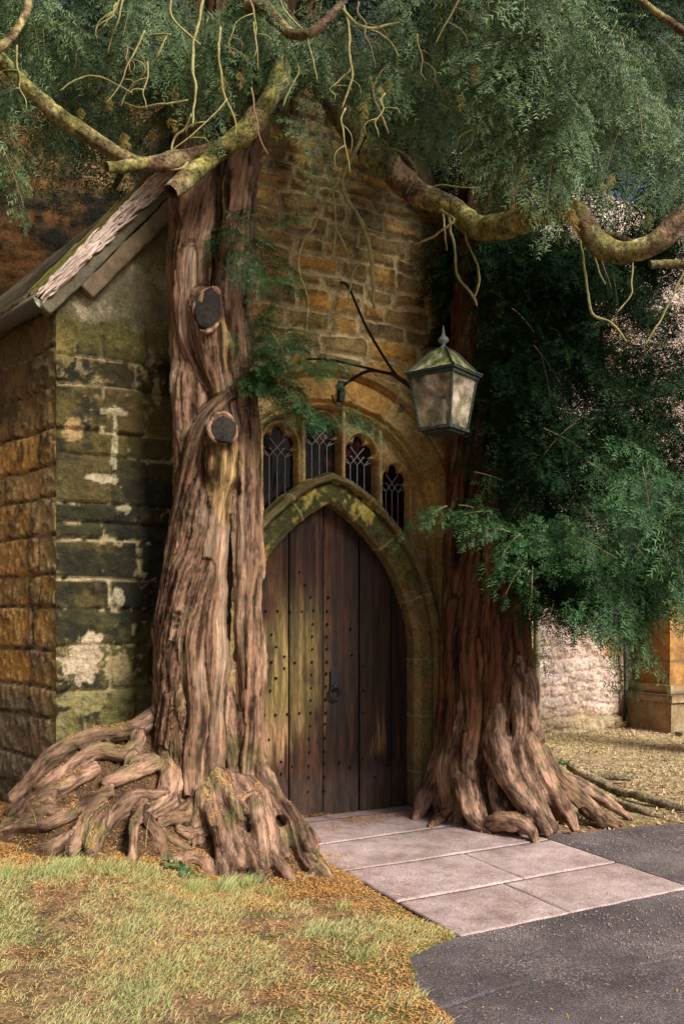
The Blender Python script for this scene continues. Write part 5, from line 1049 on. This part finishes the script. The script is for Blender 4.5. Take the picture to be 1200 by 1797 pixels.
mb.add(*tube(cr(np.array([F(-.11, 0, 3.46), F(-.02, .25, 3.40), (J)]), .05), .009, 8))
mb.add(*tube(np.array([J - (e - J) * .08, e]), .015, 8)); mb.add(*tube(np.array([e, [Tq[3][0], Tq[3][1], zt]]), .014, 8))
mb.add(*tube(np.array([e, [Tq[0][0], Tq[0][1], zt]]), .010, 8))
mb.build('bracket', M['iron'], lan, True)
mb = MB(); mb.box8(np.concatenate([F([.145, .19, .19, .145], [-.01, -.01, .05, .05], 3.17), F([.145, .19, .19, .145], [-.01, -.01, .05, .05], 3.32)]))
mb.add(*tube(cr(np.array([F(.165, .04, 3.17), F(.165, .05, 3.13), F(.11, .05, 3.14), F(.07, .06, 3.20)]), .01), .006, 6)); mb.build('wall_plate', M['iron'], lan)

# ================================================================== GROUND
MP = np.concatenate([cr(P, .06) for k, P in LT if k == 'root']); MP = MP[(MP[:, 2] < .56) | (MP[:, 0] < -1.12)]; MP = np.stack([MP[:, 0], MP[:, 1], MP[:, 2] - MP[:, 3] * .75 - .01], -1)
def sd_of(X, Y): p = np.stack([X - O[0], Y - O[1]], -1); return p @ U, p @ N
def gh(X, Y):
    S, D = sd_of(X, Y); P = np.stack([X, Y, X * 0], -1)
    m = np.zeros(X.shape); q = (X > -3.4) & (X < .4) & (Y > 4.4) & (Y < 7.4)
    if q.any():
        xq, yq = X[q], Y[q]; mm = np.zeros(len(xq))
        for a in range(0, len(xq), 20000):
            dd = np.hypot(xq[a:a + 20000, None] - MP[None, :, 0], yq[a:a + 20000, None] - MP[None, :, 1]); mm[a:a + 20000] = np.maximum(0, MP[None, :, 2] - 1.5 * dd).max(1)
        m[q] = mm
    bank = .19 * ss(-.55, -1.25, X) * ss(3.3, 4.8, Y) * ss(7.5, 6.6, Y); m = np.maximum(m, bank)
    m = m * ss(-.30, -.50, S); n = .018 * fbm(P, 1.7, 3, 400) + .006 * fbm(P, 9, 2, 401)
    far = ss(.0, -1.5, D) * 0
    n = n + .026 * ss(-.40, -.46, S) * ss(9, 7, Y); pv = ss(-.47, -.44, S) * ss(1.35, 1.1, S) * ss(2.6, 2.4, D) * ss(-.4, -.2, D)
    ed = np.interp(Y, [1.0, 3.0, 3.41, 3.70, 4.00, 4.26, 6.6], [.60, .45, .42, .32, .31, .56, .60]); ed = ed + .05 * fbm(P, 7, 4, 405); asp = ss(-.02, .05, X - ed) * (D > 2.3) + ss(1.12, 1.2, S) * ss(6.3, 6.1, Y)
    return (m + n) * (1 - pv) * (1 - .9 * np.clip(asp, 0, 1)) - .012 * pv - .03 * np.clip(asp, 0, 1)
def on_path(X, Y, pad=0, ext=0):
    S, D = sd_of(X, Y); wob = .03 * fbm(np.stack([X, Y, X * 0], -1), 3, 3, 410)
    # asphalt: beyond the slabs toward the camera and right of the grass edge
    edge = np.interp(Y, [1.0, 3.0, 3.41, 3.70, 4.00, 4.26, 6.6], [.60, .45, .42, .32, .31, .56, .60]) + wob
    inside_a = (X > edge - ext - pad) & (D > 2.41 - pad) & (Y < 9)
    back = np.interp(X, [1.4, 1.6, 2.55, 6], [6.22, 6.22, 6.55, 7.3]) + wob
    inside_b = (S > 1.15 - pad) & (Y < back + pad) & (D > -1)
    slab = (S > -.45 - pad) & (S < 1.16 + pad) & (D > -.3) & (D < 2.43 + pad)
    return inside_a | inside_b, slab
def axis_lines(a, b, fine, lo, hi):
    return np.concatenate([-np.geomspace(-lo, -a, 14)[:-1] if a < 0 else np.linspace(lo, a, 8)[:-1], np.arange(a, b, fine), np.geomspace(b, hi, 14)])
gx = np.concatenate([axis_lines(-3.5, 6, .035, -80, 80), np.arange(-.1, 1.2, .0112)]); gx = np.unique(gx); gy = np.concatenate([np.linspace(-60, 2.4, 14)[:-1], np.arange(2.4, 5.2, .014), np.arange(5.2, 13, .035), np.geomspace(13, 120, 10)])
X, Y = np.meshgrid(gx, gy); Z = gh(X, Y); P = np.stack([X, Y, X * 0], -1); n1 = fbm(P, 5, 4, 420); n3 = fbm(P, 1.1, 3, 421); n2 = fbm(P, 24, 3, 422)
Sg, Dg = sd_of(X, Y); c = mix((.13, .065, .03), (.30, .17, .08), ss(-.4, .4, n1)); c = mix(c, mix((.34, .24, .11), (.16, .20, .05), ss(-.3, .3, n3)), .6 * ss(.3, -.3, n1 + n2 * .5) * ss(5.0, 4.6, Y)); c = mix(c, (.16, .09, .05), ss(.2, .6, n2) * .6)
far = ss(6.3, 7.2, Y) * (X > .5); c = mix(c, mix((.34, .24, .14), (.44, .34, .18), ss(-.3, .4, n1 + n2 * .5)), far); c = mix(c, (.30, .30, .10), far * ss(.1, .5, n3) * .6)
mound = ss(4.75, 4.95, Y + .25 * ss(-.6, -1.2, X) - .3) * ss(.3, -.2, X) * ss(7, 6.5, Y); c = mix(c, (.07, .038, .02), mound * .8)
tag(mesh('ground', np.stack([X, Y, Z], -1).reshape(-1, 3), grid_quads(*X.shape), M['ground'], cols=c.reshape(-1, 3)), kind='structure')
# asphalt sheet
gx = np.concatenate([np.arange(-.2, 3.6, .010), np.arange(3.6, 12, .1)]); gy = np.concatenate([np.arange(-6, 2.9, .2), np.arange(2.9, 6.8, .010)]); X, Y = np.meshgrid(gx, gy); a_, sl = on_path(X, Y, 0, .16)
S_, D_ = sd_of(X, Y); Pn = np.stack([X, Y, X * 0], -1)
seam = np.abs(D_ - 3.05 - .10 * np.sin(S_ * 2.2) - .05 * fbm(Pn, 2, 3, 433)); Z = .024 + .004 * fbm(Pn, 1.4, 3, 430) + .002 * fbm(Pn, 12, 2, 431) - .012 * (1 - ss(0, .012, seam)) * ss(-.3, .2, fbm(Pn, 4, 2, 437)) + .003 * ss(3.05, 3.3, D_)
tag(mesh('path', np.stack([X, Y, Z], -1).reshape(-1, 3), grid_quads(*X.shape, a_ & ~((S_ < 1.13) & (D_ < 2.35))), M['asphalt']), kind='structure')
# flagstones
mb_rows = [(1.845, 2.42, [-.45, .25, 1.15]), (1.225, 1.838, [-.45, .42, 1.15]), (.60, 1.218, [-.45, 1.15]), (.01, .597, [-.45, 1.15])]
VV = []; QQ = []; n = 0
for (d0, d1, ss_) in mb_rows:
    for k in range(len(ss_) - 1):
        g = .004; s = np.linspace(ss_[k] + g, ss_[k + 1] - g, 60); d = np.linspace(d0 + .003, d1 - .003, 40); s[1] = s[0] + .002; s[-2] = s[-1] - .002; d[1] = d[0] + .002; d[-2] = d[-1] - .002; S, D = np.meshgrid(s, d)
        e = np.minimum(np.minimum(S - s[0], s[-1] - S), np.minimum(D - d[0], d[-1] - D)); P = np.stack([S, D, S * 0 + 2], -1); rw = .0035 * fbm(P, 14, 3, 440)
        S2 = S + np.where((S == s[0]) | (S == s[-1]), rw, 0); D2 = D + np.where((D == d[0]) | (D == d[-1]), rw, 0)
        tl = rng.normal(0, .0012, 3); z = .0255 + tl[0] + tl[1] * (S - s.mean()) + .003 * fbm(P, 3, 3, 441) - .012 * (e <= 1e-9)
        VV.append(F(S2, D2, z).reshape(-1, 3)); QQ.append(grid_quads(*S.shape) + n); n += S.size
tag(mesh('pavement', np.concatenate(VV), np.concatenate(QQ)[:, ::-1], M['flag']), kind='structure')

# ------------------------------------------------------------------ grass, litter
def tri_mesh(name, T, rnd, tip, mat, **kw): return tag(mesh(name, T.reshape(-1, 3), np.arange(T.size // 3).reshape(-1, 3), mat, smooth=False, attrs={'rnd': np.repeat(rnd, T.shape[1] if T.ndim == 4 else 3), 'tip': tip}), kind='stuff', **kw)
def blades(n, X, Y, Zb, hmin, hmax, wd, lean, rnd):
    az = rng.uniform(0, 2 * np.pi, n); h = rng.uniform(hmin, hmax, n); ld = np.stack([np.cos(az), np.sin(az)], -1) * (lean * rng.uniform(.2, 1.5, n) * h)[:, None]
    w_ = np.stack([-np.sin(az + 1.2), np.cos(az + 1.2)], -1) * (wd * rng.uniform(.6, 1.3, n))[:, None]
    B = np.stack([X, Y, Zb], -1); z0 = np.zeros(n); W3 = np.concatenate([w_, z0[:, None]], -1); M1 = B + np.concatenate([ld * .35, (h * .6)[:, None]], -1); Tp = B + np.concatenate([ld, h[:, None]], -1)
    T = np.stack([np.stack([B - W3, B + W3, M1 + W3 * .7], 1), np.stack([B - W3, M1 + W3 * .7, M1 - W3 * .7], 1), np.stack([M1 - W3 * .7, M1 + W3 * .7, Tp], 1)], 1)
    tip = np.tile(np.array([0, 0, .6, 0, .6, .6, .6, .6, 1.]), n); return T.reshape(-1, 3, 3), np.repeat(rnd, 3), tip
n = 150000; X = rng.uniform(-2.6, 1.0, n); Y = 2.9 + rng.random(n) ** .9 * 3.0
a_, sl = on_path(X, Y, .0); S_, D_ = sd_of(X, Y); Pn = np.stack([X, Y, X * 0], -1); dens = fbm(Pn, 2.3, 4, 450); fine = fbm(Pn, 9, 3, 451)
edge = np.interp(X, [-2.5, -1.2, -.75, -.45, .3], [4.85, 4.85, 5.05, 4.95, 4.5]) + .08 * fbm(Pn, 3, 2, 452)
ok = ~a_ & ~sl & (Y < edge) & (rng.random(n) < ss(-.55, .45, dens + .8 * fine) * .95 + .05); X, Y, dens, fine = X[ok], Y[ok], dens[ok], fine[ok]
rnd = np.clip(.60 - .45 * dens - .45 * fine + rng.normal(0, .30, len(X)), 0, 1); G = blades(len(X), X, Y, gh(X, Y) - .003, .008, .027, .0019, 1.8, rnd)
def ghit(px, py):
    for D in np.arange(3.2, 9, .02):
        p = W(px, py, D)
        if p[2] <= gh(p[:1], p[1:2])[0] + .002: return p
    return p
# taller tufts by the roots
tu = []
for (px, py, r, k) in [(120,1525,.10,260),(65,1540,.08,150),(190,1530,.09,200),(395,1560,.07,260),(430,1555,.09,320),(245,1530,.1,140),(10,1535,.06,130),(600,1600,.06,60),(340,1560,.07,110),(300,1700,.1,120),(560,1640,.1,100),(640,1680,.08,120),(225,1640,.1,100),(480,1570,.05,80),(250,1760,.12,150)]:
    p = ghit(px, py); q = rng.normal(size=(k, 2)) * r * .6; x = p[0] + q[:, 0]; y = p[1] + q[:, 1]; tu.append((x, y))
x = np.concatenate([a for a, b in tu]); y = np.concatenate([b for a, b in tu]); G2 = blades(len(x), x, y, gh(x, y) - .003, .03, .085, .0017, .9, np.clip(rng.normal(.12, .15, len(x)), 0, 1))
m_ = 26; bx = rng.uniform(-2.4, 0, m_); by = rng.uniform(4.6, 5.3, m_); G3 = blades(m_, bx, by, gh(bx, by), .09, .2, .0016, .5, np.full(m_, .3))
T = np.concatenate([G[0], G2[0], G3[0]]); tri_mesh('grass', T, np.concatenate([G[1], G2[1], G3[1]]), np.concatenate([G[2], G2[2], G3[2]]), M['grass'])
def flakes(n, P, Nn, lmin, lmax, wmin, wmax, rnd, curl=.25):
    a = rng.uniform(0, 2 * np.pi, n); t = rng.normal(size=(n, 3)); Nn = Nn + rng.normal(size=(n, 3)) * curl; Nn /= np.linalg.norm(Nn, axis=1)[:, None]
    t -= Nn * (t * Nn).sum(1)[:, None]; t /= np.linalg.norm(t, axis=1)[:, None]; b = np.cross(Nn, t); l = rng.uniform(lmin, lmax, n)[:, None]; w_ = rng.uniform(wmin, wmax, n)[:, None]
    a0, a1, a2, a3 = P - t * l, P + b * w_, P + t * l, P - b * w_; T = np.stack([np.stack([a0, a1, a2], 1), np.stack([a0, a2, a3], 1)], 1).reshape(-1, 3, 3); return T, np.repeat(rnd, 2), np.repeat(np.repeat(rng.random(n) * .6, 2), 3)
parts = []
n = 170000; X = rng.uniform(-2.8, 1.6, n); Y = 2.9 + rng.random(n) * 3.9; Pn = np.stack([X, Y, X * 0], -1); S_, D_ = sd_of(X, Y); a_, sl = on_path(X, Y)
pr = ss(-.35, .45, fbm(Pn, 2.0, 4, 460) + .35 * fbm(Pn, 7, 2, 461)) * .42 + .03 + .9 * np.exp(-((X - np.interp(Y, [3.4, 3.7, 4.0, 4.26, 5.3], [.42, .32, .31, .50, .0])) / .22) ** 2) * (Y < 5.4) + .7 * ss(4.6, 4.9, Y) * (X < .1)
ped = .9 * ss(.42, .12, D_) * ss(-.6, -.4, S_) * ss(1.3, 1.1, S_) + .5 * np.exp(-((S_ - 1.0) / .12) ** 2) * ss(1.4, .9, D_) + .5 * np.exp(-((S_ + .40) / .10) ** 2) * ss(2.2, 1.2, D_) + .012
pr = np.where(sl, ped * ss(-.6, .3, fbm(Pn, 5, 3, 462)) + .004, np.where(a_, .010 + .25 * np.exp(-((D_ - 2.42) / .05) ** 2) * .12, pr)); ok = (rng.random(n) < pr) & (D_ > -.27)
X, Y, sl, a_ = X[ok], Y[ok], sl[ok], a_[ok]; Zl = np.where(sl, .034, np.where(a_, .030, gh(X, Y) + .004)); k = len(X)
parts.append(flakes(k, np.stack([X, Y, Zl], -1) + [0, 0, .002], np.tile([0, 0, 1.], (k, 1)), .005, .014, .0014, .0034, rng.random(k)))
# litter lying on the roots and in their hollows
def settle(Vm, Qm, x0, x1, y0, y1, n, seed, top):
    bv = BVHTree.FromPolygons(Vm.tolist(), Qm.tolist()); P = []; Nl = []
    X = rng.uniform(x0, x1, n); Y = rng.uniform(y0, y1, n); g = gh(X, Y); cl = fbm(np.stack([X, Y, X * 0], -1), 5, 3, seed)
    for x, y, h, c_ in zip(X, Y, g, cl):
        hit = bv.ray_cast(Vector((x, y, top)), Vector((0, 0, -1)))
        if hit[0] is not None and hit[0].z > h:
            if hit[1].z < .70 or random.random() > .10 + 1.3 * max(0, c_ + .1): continue
            P.append(tuple(hit[0])); Nl.append(tuple(hit[1]))
        elif h > .02 or hit[0] is not None: P.append((x, y, h)); Nl.append((0, 0, 1))
    P = np.array(P); Nl = np.array(Nl); return P + Nl * .004, Nl
P_, N_ = settle(LM[0], LM[1], -2.7, .15, 4.6, 6.3, 60000, 470, 1.05)
parts.append(flakes(len(P_), P_, N_, .004, .012, .0012, .0030, rng.random(len(P_))))
P_, N_ = settle(RM[0], RM[1], .6, 2.5, 5.9, 7.4, 9000, 471, .5)
parts.append(flakes(len(P_), P_, N_, .004, .012, .0012, .0030, rng.random(len(P_))))
tri_mesh('fallen_needles', np.concatenate([p[0] for p in parts]), np.concatenate([p[1] for p in parts]), np.concatenate([p[2] for p in parts]), M['litter'])
# dry leaves on the open ground at the right
M['dryleaf'] = leafmat('dry_leaves', (.20, .12, .06), (.52, .38, .22), (.55, .42, .25), .8, .1)
n = 26000; X = rng.uniform(1.0, 7.5, n); Y = rng.uniform(6.0, 12.5, n); S_, D_ = sd_of(X, Y); a_, sl = on_path(X, Y); ok = ~a_ & ~sl & (D_ > -2.8) & ((S_ > 2.1) | (D_ > .1)) & (rng.random(n) < .35 + .6 * ss(-.4, .4, fbm(np.stack([X, Y, X * 0], -1), 1.5, 3, 480)))
X, Y = X[ok], Y[ok]; k = len(X); T = flakes(k, np.stack([X, Y, gh(X, Y) + .012], -1), np.tile([0, 0, 1.], (k, 1)), .010, .032, .004, .014, rng.random(k), .6)
tri_mesh('dry_leaves', *T[:2], T[2], M['dryleaf'])
n = 5000; X = rng.uniform(2.0, 7.0, n); Y = rng.uniform(7.0, 12, n); dn = fbm(np.stack([X, Y, X * 0], -1), 1.2, 3, 485); S_, D_ = sd_of(X, Y); ok = (dn > .12) & (D_ > -2.7) & (S_ > 2.2); X, Y = X[ok], Y[ok]
G = blades(len(X), X, Y, gh(X, Y), .03, .07, .004, 1.0, rng.uniform(.2, .9, len(X))); tri_mesh('grass', *G, M['grass'])
# grit on the asphalt
n = 9000; X = rng.uniform(.5, 3.2, n); Y = rng.uniform(3.0, 6.3, n); a_, sl = on_path(X, Y); cl = fbm(np.stack([X, Y, X * 0], -1), 1.3, 3, 490); ok = a_ & ~sl & (rng.random(n) < .05 + ss(-.05, .35, cl)); X, Y = X[ok], Y[ok]; k = len(X)
M['grit'] = leafmat('stone_grit', (.13, .09, .09), (.36, .28, .27), (.4, .33, .3), .8, 0)
c_ = np.stack([X, Y, np.full(k, .029)], -1); r = rng.uniform(.002, .006, k)[:, None]; rot = rng.uniform(0, 6.28, k)
ring = [c_ + np.stack([np.cos(rot + a), np.sin(rot + a), 0 * rot - .3], -1) * r for a in (0, 2.1, 4.2)]; tp = c_ + rng.normal(size=(k, 3)) * [.2, .2, .1] * r + np.array([0, 0, .7]) * r
T = np.stack([np.stack([ring[i], ring[(i + 1) % 3], tp], 1) for i in range(3)], 1).reshape(-1, 3, 3); tri_mesh('grit', T, np.repeat(rng.random(k), 3), np.zeros(len(T) * 3), M['grit'])

# exposed roots running off to the right, ivy, seedling plants
for q, pts in enumerate([[(1000,1345,8.1,7),(1040,1368,7.8,9),(1090,1388,7.5,8),(1140,1402,7.2,9),(1200,1422,6.95,8),(1260,1440,6.7,7)], [(1040,1385,7.4,7),(1080,1405,7.2,8),(1130,1428,6.85,7),(1165,1436,6.75,4)], [(1030,1358,8.2,7),(1070,1362,8.1,7),(1110,1366,8.0,5)]]):
    limb('root', pts, right, 330 + q, .25, 12, brown=(.26, .19, .13))
def leafy(name, px, py, r, k, label, cat, sc=.02, hz=.05):
    p = ghit(px, py); x = p[0] + rng.normal(size=k) * r; y = p[1] + rng.normal(size=k) * r * .6; z = gh(x, y) + rng.random(k) * hz
    T = flakes(k, np.stack([x, y, z], -1), np.tile([0, -.3, 1.], (k, 1)), sc * .6, sc, sc * .35, sc * .7, rng.random(k), .6); o = tri_mesh(name, *T[:2], T[2], M['ivy']); del o['kind']; return tag(o, label, cat)
leafy('ivy_plant', 1050, 1400, .12, 260, 'low dark ivy creeping among the roots right of the right yew', 'ivy')
leafy('ivy_plant', 1012, 1372, .07, 120, 'small ivy patch close against the foot of the right yew', 'ivy')
leafy('seedling_plant', 322, 1535, .05, 60, 'small blue-green seedling in front of the left roots', 'plant', .024, .06)
leafy('weed_plant', 985, 1300, .05, 50, 'little green weed at the foot of the drainpipe', 'plant', .03, .06)
# kerb along the church wall foot
mb = MB(); mb.box8(np.concatenate([F([6.0, 9, 9, 6.0], [-1.98, -1.98, -1.86, -1.86], -.02), F([6.0, 9, 9, 6.0], [-1.98, -1.98, -1.86, -1.86], .06)])); tag(mb.build('kerb', M['coping']), kind='structure')
